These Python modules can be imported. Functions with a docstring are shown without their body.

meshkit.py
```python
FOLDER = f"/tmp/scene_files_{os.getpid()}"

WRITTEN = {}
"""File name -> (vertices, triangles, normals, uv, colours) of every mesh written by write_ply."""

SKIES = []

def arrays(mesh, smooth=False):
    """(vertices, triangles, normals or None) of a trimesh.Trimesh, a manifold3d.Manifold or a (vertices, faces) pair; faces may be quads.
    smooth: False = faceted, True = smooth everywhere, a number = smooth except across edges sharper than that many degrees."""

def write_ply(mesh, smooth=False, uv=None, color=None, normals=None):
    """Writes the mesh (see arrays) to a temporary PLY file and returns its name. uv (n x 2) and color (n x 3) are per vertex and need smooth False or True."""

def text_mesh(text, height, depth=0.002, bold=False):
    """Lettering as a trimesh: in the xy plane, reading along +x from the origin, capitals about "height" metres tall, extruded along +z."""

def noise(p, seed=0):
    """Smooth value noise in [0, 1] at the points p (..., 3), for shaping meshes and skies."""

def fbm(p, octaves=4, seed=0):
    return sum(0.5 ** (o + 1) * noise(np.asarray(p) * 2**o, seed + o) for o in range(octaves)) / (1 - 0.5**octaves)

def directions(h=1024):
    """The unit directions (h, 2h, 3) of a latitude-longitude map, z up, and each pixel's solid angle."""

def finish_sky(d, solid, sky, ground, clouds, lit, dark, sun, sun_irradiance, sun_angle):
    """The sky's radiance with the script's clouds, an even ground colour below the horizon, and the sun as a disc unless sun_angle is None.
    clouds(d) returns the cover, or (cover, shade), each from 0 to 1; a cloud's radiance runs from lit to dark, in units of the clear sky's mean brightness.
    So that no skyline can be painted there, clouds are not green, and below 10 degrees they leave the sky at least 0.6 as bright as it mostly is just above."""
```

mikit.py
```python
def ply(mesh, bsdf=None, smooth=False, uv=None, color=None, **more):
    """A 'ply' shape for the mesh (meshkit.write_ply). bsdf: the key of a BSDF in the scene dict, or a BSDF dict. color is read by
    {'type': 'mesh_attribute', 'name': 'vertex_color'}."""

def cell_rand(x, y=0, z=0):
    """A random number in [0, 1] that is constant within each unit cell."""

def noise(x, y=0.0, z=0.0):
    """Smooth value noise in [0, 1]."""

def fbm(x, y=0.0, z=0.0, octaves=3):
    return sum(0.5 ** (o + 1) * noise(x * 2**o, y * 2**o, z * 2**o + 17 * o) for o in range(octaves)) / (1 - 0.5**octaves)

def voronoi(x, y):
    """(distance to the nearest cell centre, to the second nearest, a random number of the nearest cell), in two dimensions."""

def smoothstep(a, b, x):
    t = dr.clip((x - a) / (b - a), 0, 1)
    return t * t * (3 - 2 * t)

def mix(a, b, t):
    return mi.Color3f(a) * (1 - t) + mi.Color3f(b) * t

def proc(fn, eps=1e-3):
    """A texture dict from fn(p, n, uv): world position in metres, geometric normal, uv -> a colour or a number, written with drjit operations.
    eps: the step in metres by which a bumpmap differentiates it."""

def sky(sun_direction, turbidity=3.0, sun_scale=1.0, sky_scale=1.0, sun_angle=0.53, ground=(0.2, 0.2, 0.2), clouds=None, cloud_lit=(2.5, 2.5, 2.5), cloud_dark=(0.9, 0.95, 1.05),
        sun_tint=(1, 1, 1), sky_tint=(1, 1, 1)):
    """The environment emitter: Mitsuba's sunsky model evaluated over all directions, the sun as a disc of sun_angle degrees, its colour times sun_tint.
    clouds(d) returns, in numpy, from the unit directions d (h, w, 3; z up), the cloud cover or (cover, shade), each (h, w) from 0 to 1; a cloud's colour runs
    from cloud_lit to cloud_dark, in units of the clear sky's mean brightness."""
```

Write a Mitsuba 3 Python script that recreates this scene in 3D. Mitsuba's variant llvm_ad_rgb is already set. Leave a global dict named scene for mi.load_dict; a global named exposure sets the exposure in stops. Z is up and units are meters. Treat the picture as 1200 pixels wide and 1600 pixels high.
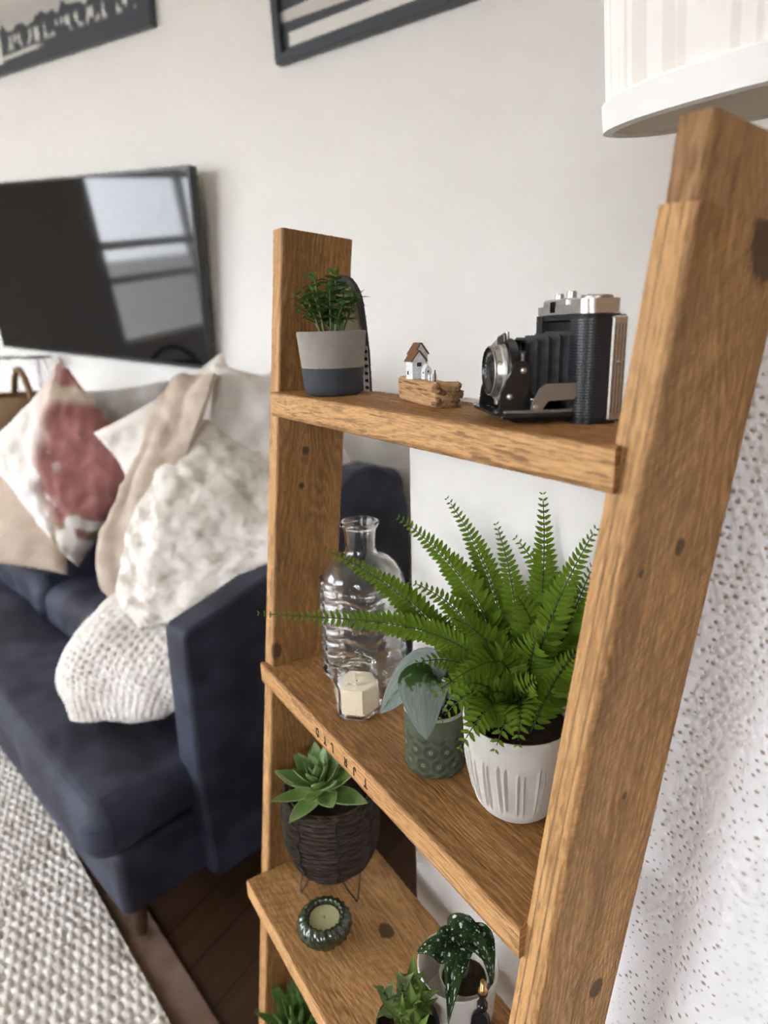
import math, random
import numpy as np, trimesh
import drjit as dr
import mitsuba as mi
import mikit, meshkit
from mikit import proc, noise, fbm, smoothstep, mix, voronoi, cell_rand
import manifold3d as m3
from scipy.spatial.transform import Rotation as Rot
from scipy.interpolate import RectBivariateSpline, CubicSpline
T4 = mi.ScalarTransform4f
rng = np.random.default_rng(7)
random.seed(7)
scene, labels = {}, {}

# ------------------------------------------------------------------ camera
CAM = np.array([0.754, -1.558, 1.360]); FWD = np.array([-0.4964, 0.8250, -0.2701]); UP = np.array([-0.1156, 0.2456, 0.9625])
scene['camera'] = {'type': 'thinlens', 'fov': 61.0, 'fov_axis': 'x', 'near_clip': 0.05, 'far_clip': 100.0,
                   'aperture_radius': 0.0032, 'focus_distance': 0.70,
                   'to_world': T4().look_at(origin=CAM.tolist(), target=(CAM + FWD).tolist(), up=UP.tolist())}
# ------------------------------------------------------------------ light and exposure
exposure = 6.36
def clouds(d):
    return np.ones(d.shape[:2]) * 0.93, 0.25 * meshkit.fbm(d * 3.0, 3)
scene['sky'] = mikit.sky((0.5, 0.6, 0.62), turbidity=4.0, sun_scale=0.0, sky_scale=1.0, clouds=clouds, ground=(0.35, 0.34, 0.32),
                         cloud_lit=(1.50, 1.54, 1.62), cloud_dark=(1.16, 1.2, 1.29))
SKYGAIN = 1.0

# ------------------------------------------------------------------ helpers
def eye(): return np.eye(4)
def tr(x, y, z): m = np.eye(4); m[:3, 3] = (x, y, z); return m
def rot(axis, deg):
    m = np.eye(4); m[:3, :3] = Rot.from_rotvec(np.radians(deg) * np.asarray(axis, float) / np.linalg.norm(axis)).as_matrix(); return m
def scl(x, y=None, z=None):
    y = x if y is None else y; z = x if z is None else z
    return np.diag([x, y, z, 1.0])
def frame(o, x, y, z):
    m = np.eye(4); m[:3, 0], m[:3, 1], m[:3, 2], m[:3, 3] = x, y, z, o; return m
def unit(v): v = np.asarray(v, float); return v / np.linalg.norm(v)
# the ladder shelf's own frame (x along its shelves, y towards the wall), the sofa's own frame
LW = tr(0, -1.0923, 0) @ rot([0, 0, 1], -26.5)
SW = tr(-0.353, -0.881, 0) @ rot([0, 0, 1], -14.0)
_count = {}
def numbered(name):
    if name not in scene and name not in _count and name not in labels:
        _count[name] = 0; return name
    _count[name] = _count.get(name, 0) + 1
    return f'{name}_{_count[name]:03d}'
def bs(b): return {'type': 'ref', 'id': b} if isinstance(b, str) else b
def put(name, shape, mat, M=None, parent=None, smooth=30, uv=None, color=None, label=None, cat=None, group=None, kind=None):
    key = numbered((parent + '__' if parent else '') + name)
    if isinstance(shape, dict): d = {**shape, 'bsdf': bs(mat)}
    else:
        if isinstance(shape, tuple) and len(shape) == 3: shape, uv = (shape[0], shape[1]), shape[2]
        if uv is not None or color is not None: smooth = smooth if isinstance(smooth, bool) else True
        d = mikit.ply(shape, mat, smooth=smooth, uv=uv, color=color)
    if M is not None: d['to_world'] = T4(np.asarray(M))
    scene[key] = d
    info(key, label, cat, group, kind)
    return key
def info(key, label=None, cat=None, group=None, kind=None):
    e = {k: v for k, v in (('label', label), ('category', cat), ('group', group), ('kind', kind)) if v}
    if e: labels[key] = {**labels.get(key, {}), **e}
def thing(name, label, cat, group=None):
    key = numbered(name); info(key, label, cat, group); return key

def cbox(lo, hi, c=0.001):
    lo, hi = np.array(lo, float), np.array(hi, float); ce, h = (lo + hi) / 2, (hi - lo) / 2
    pts = []
    for s in np.ndindex(2, 2, 2):
        g = np.array(s) * 2 - 1
        for k in range(3):
            q = h - c; q = q.copy(); q[k] = h[k]; pts.append(ce + g * q)
    return trimesh.convex.convex_hull(np.array(pts))
def rbox(lo, hi, r, n=2):
    lo, hi = np.array(lo, float), np.array(hi, float)
    s = trimesh.creation.icosphere(subdivisions=n, radius=r).vertices
    pts = [s + np.where(np.array(g), hi - r, lo + r) for g in np.ndindex(2, 2, 2)]
    return trimesh.convex.convex_hull(np.vstack(pts))
def cat(*ms): return trimesh.util.concatenate([m if isinstance(m, trimesh.Trimesh) else trimesh.Trimesh(*m, process=False) for m in ms])
def lathe(prof, n=64, rfn=None, close=False):
    """profile of (r, z) turned about z; rfn(theta, r, z) -> r. Returns (v, f, uv)."""
    p = np.asarray(prof, float); m = len(p)
    s = np.concatenate([[0], np.cumsum(np.linalg.norm(np.diff(p, axis=0), axis=1))])
    th = np.linspace(0, 2 * np.pi, n + 1)
    TH, R, Z = th[:, None] + 0 * p[None, :, 0], p[None, :, 0] + 0 * th[:, None], p[None, :, 1] + 0 * th[:, None]
    if rfn is not None: R = rfn(TH, R, Z)
    v = np.stack([R * np.cos(TH), R * np.sin(TH), Z], -1).reshape(-1, 3)
    uv = np.stack([TH, np.broadcast_to(s, TH.shape)], -1).reshape(-1, 2)
    i, j = np.meshgrid(np.arange(n), np.arange(m - 1), indexing='ij')
    a = i * m + j; b = (i + 1) * m + j
    f = np.stack([a, b, b + 1, a + 1], -1).reshape(-1, 4)
    f = np.vstack([f[:, [0, 1, 2]], f[:, [0, 2, 3]]])
    return v, f, uv
def mlathe(prof, n=64, rfn=None):
    v, f, _ = lathe(prof, n, rfn); m = trimesh.Trimesh(v, f, process=False); m.merge_vertices(); m.update_faces(m.nondegenerate_faces()); return m
def arc(cx, cz, r, a0, a1, n=6):
    return [(cx + r * math.cos(math.radians(a)), cz + r * math.sin(math.radians(a))) for a in np.linspace(a0, a1, n)]
def grid_mesh(P, thick=0.0, uv=None):
    """P (a, b, 3) surface; with thickness it becomes a closed sheet. Returns (v, f, uv)."""
    P = np.asarray(P, float); a, b = P.shape[:2]
    if uv is None: uv = np.stack(np.meshgrid(np.linspace(0, 1, a), np.linspace(0, 1, b), indexing='ij'), -1)
    i, j = np.meshgrid(np.arange(a - 1), np.arange(b - 1), indexing='ij'); k = i * b + j
    q = np.stack([k, k + b, k + b + 1, k + 1], -1).reshape(-1, 4)
    if not thick:
        return P.reshape(-1, 3), np.vstack([q[:, [0, 1, 2]], q[:, [0, 2, 3]]]), uv.reshape(-1, 2)
    n = np.cross(np.gradient(P, axis=0), np.gradient(P, axis=1)); n /= np.linalg.norm(n, axis=-1, keepdims=True) + 1e-12
    v = np.vstack([(P + n * thick / 2).reshape(-1, 3), (P - n * thick / 2).reshape(-1, 3)]); N = a * b
    q2 = q[:, ::-1] + N
    e = [np.arange(b), (a - 1) * b + np.arange(b)[::-1], np.arange(a)[::-1] * b, np.arange(a) * b + b - 1]
    side = [np.stack([x[1:], x[:-1], x[:-1] + N, x[1:] + N], -1) for x in e]
    q = np.vstack([q, q2] + [s[:, ::-1] for s in side])
    return v, np.vstack([q[:, [0, 1, 2]], q[:, [0, 2, 3]]]), np.vstack([uv.reshape(-1, 2)] * 2)
def spline_grid(C, a, b):
    """smooth surface through a control net C (m, n, 3) sampled a x b."""
    C = np.asarray(C, float); m, n = C.shape[:2]
    kx, ky = min(3, m - 1), min(3, n - 1)
    return np.stack([RectBivariateSpline(np.linspace(0, 1, m), np.linspace(0, 1, n), C[..., k], kx=kx, ky=ky)(np.linspace(0, 1, a), np.linspace(0, 1, b)) for k in range(3)], -1)
def tube(pts, r, sides=8, cap=True):
    p = np.asarray(pts, float); r = np.broadcast_to(np.asarray(r, float), (len(p),))
    t = np.gradient(p, axis=0); t /= np.linalg.norm(t, axis=1, keepdims=True) + 1e-12
    a = np.cross(t[0], [0, 0, 1.0] if abs(t[0][2]) < .9 else [1.0, 0, 0]); a /= np.linalg.norm(a)
    fr = []
    for k in range(len(p)):
        a = a - t[k] * (a @ t[k]); a /= np.linalg.norm(a); fr.append((a, np.cross(t[k], a)))
    ang = np.arange(sides) * 2 * np.pi / sides
    v = np.array([p[k] + r[k] * (np.outer(np.cos(ang), fr[k][0]) + np.outer(np.sin(ang), fr[k][1])) for k in range(len(p))]).reshape(-1, 3)
    i, j = np.meshgrid(np.arange(len(p) - 1), np.arange(sides), indexing='ij')
    q = np.stack([i * sides + j, i * sides + (j + 1) % sides, (i + 1) * sides + (j + 1) % sides, (i + 1) * sides + j], -1).reshape(-1, 4)
    f = [np.vstack([q[:, [0, 1, 2]], q[:, [0, 2, 3]]])]
    if cap:
        n = len(v); v = np.vstack([v, p[0], p[-1]]); jj = np.arange(sides); L = (len(p) - 1) * sides
        f += [np.stack([(jj + 1) % sides, jj, jj * 0 + n], -1), np.stack([L + jj, L + (jj + 1) % sides, jj * 0 + n + 1], -1)]
    return trimesh.Trimesh(v, np.vstack(f), process=False)
def bez(p0, p1, p2, n=16):
    t = np.linspace(0, 1, n)[:, None]; return (1 - t) ** 2 * np.array(p0) + 2 * t * (1 - t) * np.array(p1) + t * t * np.array(p2)
def through(p0, pm, p2, n=16):
    return bez(p0, 2 * np.array(pm) - .5 * (np.array(p0) + np.array(p2)), p2, n)
def prism(poly, h, axis='z'):
    from shapely.geometry import Polygon
    return trimesh.creation.extrude_polygon(Polygon(poly), h)
def board(L, wy, wz, c=0.0025, nl=40, seed=0, wob=0.0006, cuts=None):
    """A plank along x (0..L), y 0..wy, z 0..wz, worn edges, uv in metres: u along the grain, v around. Returns (v, f, uv)."""
    g = np.random.default_rng(seed)
    prof, vv = [], []
    cs = [(wy, 0, -90), (wy, wz, 0), (0, wz, 90), (0, 0, 180)]
    for (y, z, a0) in cs:
        cy, cz = y + (c if y == 0 else -c), z + (c if z == 0 else -c)
        for a in np.linspace(a0, a0 + 90, 5): prof.append((cy + c * math.cos(math.radians(a)), cz + c * math.sin(math.radians(a))))
    # extra points along the flats
    P = []
    m = len(prof)
    for k in range(m):
        p, q = np.array(prof[k]), np.array(prof[(k + 1) % m]); d = np.linalg.norm(q - p)
        ns = max(1, int(d / 0.012))
        P += [p + (q - p) * i / ns for i in range(ns)]
    P.append(P[0]); P = np.array(P)
    s = np.concatenate([[0], np.cumsum(np.linalg.norm(np.diff(P, axis=0), axis=1))]) + seed * 1.37
    xs = np.linspace(0, L, nl)
    X = np.broadcast_to(xs[:, None], (nl, len(P)))
    pos = np.stack([X, np.broadcast_to(P[:, 0], X.shape), np.broadcast_to(P[:, 1], X.shape)], -1)
    ctr = np.array([0, wy / 2, wz / 2])
    d = pos - ctr; d[..., 0] = 0
    edge = np.minimum(1, np.abs(d[..., 1]) / (wy / 2)) ** 6 * np.minimum(1, np.abs(d[..., 2]) / (wz / 2)) ** 6
    nz = meshkit.fbm(np.stack([pos[..., 0] * 25 + seed, pos[..., 1] * 40, pos[..., 2] * 40], -1), 3, seed) - .5
    d /= np.linalg.norm(d, axis=-1, keepdims=True) + 1e-9
    pos = pos + d * (nz * wob + nz.clip(-1, 0) * 3 * wob * edge)[..., None]
    v, f, uv = grid_mesh(pos, 0, np.stack([X + seed * 3.1, np.broadcast_to(s, X.shape)], -1))
    f = f[:, ::-1]
    vs, fs, us = [v], [f], [uv]
    n0 = len(v)
    for e, flip in ((0, False), (nl - 1, True)):
        ring = pos[e][:-1]; k = len(ring); cc = ring.mean(0)
        vs.append(np.vstack([ring, cc])); j = np.arange(k)
        ff = np.stack([j, (j + 1) % k, j * 0 + k], -1) + n0
        fs.append(ff if flip else ff[:, ::-1]); us.append(np.stack([ring[:, 1] * .3 + e + seed, ring[:, 2]], -1).tolist() + [[cc[1] * .3 + e + seed, cc[2]]]); n0 += k + 1
    v, f, uv = np.vstack(vs), np.vstack(fs), np.vstack(us)
    m = trimesh.Trimesh(v, f, process=False)
    if m.volume < 0: f = f[:, ::-1]
    return v, f, uv
def leaf_mesh(L, W, n=9, m=5, fold=0.15, droop=0.3, tipp=1.0, base=0.35, wave=0.0, seed=0, curl=0):
    """Leaf along +x, up is z. Returns (v, f, uv) ; u along, v across (-1..1)."""
    t = np.linspace(0, 1, n); s = np.linspace(-1, 1, m)
    w = W / 2 * np.sin(np.pi * np.clip(t, 0, 1) ** base) ** tipp; w[0] = W * .03; w[-1] = W * .008
    ang = droop * t; x = np.concatenate([[0], np.cumsum(np.cos((ang[1:] + ang[:-1]) / 2) * np.diff(t))]) * L
    z = -np.concatenate([[0], np.cumsum(np.sin((ang[1:] + ang[:-1]) / 2) * np.diff(t))]) * L
    P = np.zeros((n, m, 3))
    P[..., 0] = x[:, None] + np.sin(ang)[:, None] * 0
    P[..., 1] = w[:, None] * s[None] * math.cos(curl)
    lift = fold * w[:, None] * np.abs(s)[None] + wave * W * np.sin(t * 9 + seed)[:, None] * s[None] * np.abs(s)[None]
    P[..., 2] = z[:, None] + lift * np.cos(ang)[:, None]; P[..., 0] += lift * np.sin(ang)[:, None]
    return grid_mesh(P, 0, np.stack(np.meshgrid(t, s, indexing='ij'), -1))
def pillow(w, h, t, pinch=0.10, n=40, wr=0.012, seed=0, power=0.42):
    u = np.sin(np.linspace(-1, 1, n) * np.pi / 2) ; U, V = np.meshgrid(u, u, indexing='ij')
    X = U * w / 2 * (1 - pinch * (1 - V ** 2)); Y = V * h / 2 * (1 - pinch * (1 - U ** 2))
    Z = t / 2 * np.maximum((1 - U ** 2) * (1 - V ** 2), 0) ** power
    out = []
    for sg in (1, -1):
        nz = (meshkit.fbm(np.stack([U * 2.2 + seed, V * 2.2, 0 * U + sg], -1), 4, seed) - .5) * wr * 4 * np.minimum(1, Z / (t * .15))
        P = np.stack([X, Y, sg * (Z + nz * sg * sg)], -1); v, f, uv = grid_mesh(P if sg > 0 else P[:, ::-1], 0)
        uv = np.stack([v[:, 0] / w + .5, v[:, 1] / h + .5], -1); out.append((v, f, uv))
    v = np.vstack([out[0][0], out[1][0]]); f = np.vstack([out[0][1], out[1][1] + len(out[0][0])]); uv = np.vstack([out[0][2], out[1][2]])
    return v, f, uv
def blob(lo, hi, r, sub=0.03, amp=0.01, freq=6, seed=0, keep_bottom=False, crown=0.0):
    """soft upholstered block"""
    m = rbox(lo, hi, r, 2); m = m.subdivide_to_size(sub)
    v = np.array(m.vertices); c = (np.array(lo) + np.array(hi)) / 2; h = (np.array(hi) - np.array(lo)) / 2
    q = (v - c) / h
    if crown: v[:, 2] += crown * np.maximum(0, (1 - q[:, 0] ** 4)) * np.maximum(0, (1 - q[:, 1] ** 4)) * (q[:, 2] > 0)
    nz = meshkit.fbm(v * freq + seed, 3, seed) - .5
    v += np.array(m.vertex_normals) * (nz * amp * 2)[:, None]
    return trimesh.Trimesh(v, m.faces, process=False)
# ------------------------------------------------------------------ materials
def rgb(r, g, b): return {'type': 'rgb', 'value': [r, g, b]}
def plastic(name, col, rough=0.5, spec=0.5, two=True, **k):
    c = proc(col) if callable(col) else rgb(*col)
    b = {'type': 'principled', 'base_color': c, 'roughness': rough, 'specular': spec, **k}
    scene[name] = {'type': 'twosided', 'bsdf': b} if two else b
    return name
def bumped(name, col, height, scale=1.0, rough=0.6, spec=0.4, eps=1e-3, **k):
    c = proc(col) if callable(col) else rgb(*col)
    b = {'type': 'bumpmap', 'arbitrary': proc(height, eps), 'scale': scale, 'bsdf': {'type': 'principled', 'base_color': c, 'roughness': rough, 'specular': spec, **k}}
    scene[name] = {'type': 'twosided', 'bsdf': b}
    return name
def wood(name, knots=(), pale=(0.56, 0.315, 0.128), mid=(0.275, 0.132, 0.043), dark=(0.085, 0.038, 0.013), base=0.0, edges=(), saw=0.0, rough=0.62, cracks=0.35, sawdir=(1.0, -1.0), sawface=(-99., 99.), splits=()):
    """planed softwood: uv in metres, u along the grain. knots (u, v, radius); edges: (v0, v1) strips that were planed paler."""
    def core(uv):
        u, v = mi.Float(uv.x), mi.Float(uv.y)
        kd = mi.Float(0); bend = mi.Float(0)
        for ku, kv, kr in knots:
            a, b = (u - ku) / 1.25, v - kv
            d = dr.sqrt(a * a + b * b)
            kd = dr.maximum(kd, 1 - smoothstep(kr * .75, kr * 1.15, d + .25 * kr * (noise(u * 300, v * 300) - .5)))
            bend += dr.select(b > 0, 1.0, -1.0) * kr * 1.1 * dr.exp(-dr.square(a / (kr * 2.6))) * dr.exp(-dr.abs(b) / (kr * 2.2))
        vv = v - bend
        big = fbm(u * 3.0, vv * 26, 1.0)
        ring = 0.5 + 0.5 * dr.sin(6.2832 * (vv * 120 + fbm(u * 3.4, vv * 16, 4.0) * 11 + noise(u * 14, vv * 90, 2.0) * 1.6))
        fine = .55 * fbm(u * 16, vv * 620, 2.0) + .45 * smoothstep(.35, .75, noise(u * 120, vv * 1150, 3.0))
        crack = smoothstep(.58, .70, fbm(u * 40 + 5, vv * 420, 7.0)) * smoothstep(.44, .62, fbm(u * 8, vv * 50, 9.0))
        return u, v, vv, big, ring, fine, crack, kd
    def colour(p, n, uv):
        u, v, vv, big, ring, fine, crack, kd = core(uv)
        t = .26 * ring + .62 * fine + .62 * big - .26 + base
        for e0, e1 in edges: t = t - .42 * smoothstep(e0, e0 + .003, v) * (1 - smoothstep(e1 - .003, e1, v))
        c = mix(pale, mid, dr.clip(t * 1.5, 0, 1)); c = mix(c, dark, dr.clip(t * 1.5 - 1.0, 0, .7))
        on = smoothstep(sawface[0], sawface[0] + .003, v) * (1 - smoothstep(sawface[1] - .003, sawface[1], v))
        if saw: c = c * (1 - .20 * on * smoothstep(.35, .75, noise((u * sawdir[0] + v * sawdir[1]) * 430 + 2.2 * noise(u * 40, v * 40), (u * sawdir[1] - v * sawdir[0]) * 25)) * smoothstep(.3, .6, fbm(u * 6, v * 14, 3.3)))
        c = mix(c, (.16, .078, .03), crack * dr.minimum(1.0, cracks * 2.2))
        for sv, sw in splits:
            c = mix(c, (.13, .065, .028), .75 * (1 - smoothstep(sw * .3, sw, dr.abs(v - sv - .008 * (fbm(u * 3, sv * 90, 2.0) - .5)))) * smoothstep(.25, .5, noise(u * 3 + sv * 77, 1.0)))
        return mix(c, (.05, .026, .012), kd * .86)
    def height(p, n, uv):
        u, v, vv, big, ring, fine, crack, kd = core(uv)
        h = .00010 * fine + .00008 * ring - .0007 * crack - .0005 * kd
        if saw: h = h + .00022 * smoothstep(sawface[0], sawface[0] + .003, v) * (1 - smoothstep(sawface[1] - .003, sawface[1], v)) * noise((u * sawdir[0] + v * sawdir[1]) * 430 + 2.2 * noise(u * 40, v * 40), (u * sawdir[1] - v * sawdir[0]) * 25) * smoothstep(.3, .6, fbm(u * 6, v * 14, 3.3))
        return h
    return bumped(name, colour, height, 1.0, rough, .35, 6e-4)

plastic('wall_paint', lambda p, n, uv: mix((.80, .78, .735), (.83, .815, .775), fbm(p.x * 2, p.z * 2, p.y)), .85, .15)
plastic('ceiling_paint', (.78, .72, .62), .9, .1)
def floor_col(p, n, uv):
    k = dr.floor(p.x / .11); g = fbm(p.x * 60, p.y * 3 + k * 7, 1)
    c = mix((.026, .012, .006), (.050, .024, .010), g * .6 + cell_rand(k, dr.floor(p.y / 1.2 + cell_rand(k))) * .4)
    return c * (1 - .7 * smoothstep(.47, .495, dr.abs(p.x / .11 - k - .5)))
plastic('floor_wood', floor_col, .45, .5)
plastic('clay_paint', (.42, .36, .285), .85, .15)
plastic('grey_white_paint', lambda p, n, uv: mix((.66, .645, .61), (.69, .675, .64), fbm(p.x * 3, p.y * 3, p.z * 3)), .8, .2)
plastic('white_gloss', (.83, .83, .81), .35, .5)

# ------------------------------------------------------------------ the room: walls, floor, ceiling, windows
YW, XL, XR, YB, ZC = 0.15, -3.6, 2.6, -3.8, 2.75
def wallbox(name, lo, hi, mat='wall_paint'): put(name, trimesh.creation.box(bounds=[lo, hi]), mat, smooth=False, kind='structure')
wallbox('wall_back', (XL - .2, YW, 0), (XR + .2, YW + .2, ZC))
wallbox('floor', (XL - .2, YB - .2, -.1), (XR + .2, YW + .2, 0), 'floor_wood')
wallbox('ceiling', (XL - .2, YB - .2, ZC), (XR + .2, YW + .2, ZC + .1), 'ceiling_paint')
wallbox('wall_right', (XR, YB, 0), (XR + .2, YW, ZC), 'clay_paint')
def holed(w, h, holes, d):
    from shapely.geometry import box as sb
    g = sb(0, 0, w, h)
    for a in holes: g = g.difference(sb(*a))
    return trimesh.creation.extrude_polygon(g, d)
FRONT = [(0.25, .45, 2.35, 2.55), (4.35, .85, 5.35, 2.30)]      # along x from XL
LEFT = [(0.25, 1.02, 2.15, 2.55)]       # along y from YB
m = holed(XR - XL, ZC, FRONT, .2); put('wall_front', m, 'clay_paint', frame((XL, YB, 0), (1, 0, 0), (0, 0, 1), (0, -1, 0)), smooth=False, kind='structure')
m = holed(YW - YB, ZC, LEFT, .2); put('wall_left', m, 'clay_paint', frame((XL, YB, 0), (0, 1, 0), (0, 0, 1), (1, 0, 0)) @ tr(0, 0, -.2), smooth=False, kind='structure')
scene['pane_glass'] = {'type': 'thindielectric'}
def window(n, o, ax, hole, cols, rows):
    x0, z0, x1, z1 = hole; M = frame(o, ax, (0, 0, 1), np.cross(ax, (0, 0, 1)))
    bars = []
    for x in np.linspace(x0, x1, cols + 1): bars.append(cbox((x - .03, z0, -.03), (x + .03, z1, .03), .004))
    for z in [z0, z1] + [z0 + (z1 - z0) * k for k in rows]: bars.append(cbox((x0, z - .03, -.028), (x1, z + .03, .028), .004))
    key = put(f'window_{n}', cat(*bars), 'white_gloss', M, smooth=False, kind='structure')
window(1, (XL, YB - .1, 0), (1, 0, 0), FRONT[0], 2, [.62])
window(3, (XL, YB - .1, 0), (1, 0, 0), FRONT[1], 2, [.55])
window(2, (XL - .1, YB, 0), (0, 1, 0), LEFT[0], 2, [.30, .46, .78])

# low boxed-in wall behind the ladder shelf
LOWY = 0.435
put('wall_low', cbox((0.140, LOWY, 0), (1.25, LOWY + .10, 1.262), .004), 'grey_white_paint', LW, smooth=False, kind='structure')

# ------------------------------------------------------------------ the ladder shelf
RT, RD = 0.0312, 0.110
TH = 5.587
z1, z2, z3, z4 = 1.2782, 0.8552, 0.4847, 0.130
ST = 0.034
def yf(z): return .17616 + .0978 * z
def xl(z): return .00787 + .00437 * z
def xr(z): return .5109 + .0592 * z
kb = lambda seed, u, y, L=RD: (u + seed * 3.1, 2 * RT + RD - .0 + y - .012 + seed * 1.37)
SL, SR = 1, 2
wood('wood_left_rail', [(*kb(SL, .875, .014), .011), (*kb(SL, 1.188, .055), .0055), (*kb(SL, 1.135, .05), .004), (*kb(SL, .55, .05), .006)], base=.22, edges=[(SL * 1.37 + RT + RD, SL * 1.37 + RT * 2 + RD - .004)])
wood('wood_right_rail', [(*kb(SR, 1.2, .069), .006), (*kb(SR, 1.415, .095), .022), (*kb(SR, .757, .091), .010), (*kb(SR, .981, .068), .0035), (*kb(SR, 1.184, .028), .003)], base=.10,
     edges=[(SR * 1.37 + RT + RD - .006, SR * 1.37 + RT * 2 + RD - .004)], saw=.3, cracks=.16, sawdir=(1.0, -.85), sawface=(SR * 1.37 + 2 * RT + RD - .006, SR * 1.37 + 9), splits=((SR * 1.37 + RT * 1.30 + RD, .0012), (SR * 1.37 + RT * 1.66 + RD, .0013)))
def shelf_edges(seed, w): return [(seed * 1.37 + w + ST, seed * 1.37 + w + 2 * ST - .004)]
wood('wood_shelf', [], base=.17, edges=shelf_edges(3, .111) + shelf_edges(4, .18), cracks=.30)
wood('wood_low_shelf', [(3.1 * 5 + .209, 1.37 * 5 + ST + .214 - .132 - .008, .0115)], base=-.04, edges=shelf_edges(5, .214), saw=.3, cracks=.12, sawdir=(1.0, .5))

shelf = thing('ladder_shelf', 'rustic wooden ladder shelf with thick side rails standing in front of the white wall', 'shelf')
def rail_frame(zf, outer):
    th = math.radians(TH)
    d = unit(((xl(1) - xl(0)) if not outer else (xr(1) - xr(0)), math.tan(th), 1.0)); per = np.array([0, math.cos(th), -math.sin(th)])
    z = .0115
    o = np.array([(xr(z) + RT) if outer else xl(z), yf(z), z])
    return frame(o, d, per, np.cross(d, per))
LR = put('side_rail', board(1.491, RD, RT, .0028, 90, SL, .0006), 'wood_left_rail', LW @ rail_frame(0, False), shelf, smooth=True)
RR = put('side_rail', board(1.428, RD + .002, RT, .0030, 90, SR, .0005), 'wood_right_rail', LW @ rail_frame(0, True), shelf, smooth=True)
wood('wood_old', [], pale=(.42, .235, .105), mid=(.30, .155, .062), dark=(.09, .04, .015), base=.15, cracks=.3)
put('top_section', board(.052, RD - .004, RT - .006, .004, 24, 6, .0022), 'wood_old', LW @ rail_frame(0, True) @ tr(1.4275, .002, .0045), RR, smooth=True, label='darker worn top section of the right rail')
def shelf_board(x0, x1, s, z, back, seed, mat, rz):
    """front lip overlaps the rails, the rest fits between them"""
    y = yf(z - ST)
    w = back - s
    v, f, uv = board(x1 - x0, w, ST, .0026, 60, seed, .0007)
    v = v + np.array([x0, s, z - ST])
    # housing: behind the rails' front edge the board is only as long as the clear width
    beh = v[:, 1] > y - .001
    lo, hi = xl(z) + .0005, xr(z - ST) - .0005
    v[beh, 0] = np.clip(v[beh, 0], lo, hi)
    return put('shelf_board', (v, f, uv), mat, LW, shelf, smooth=True)
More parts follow.
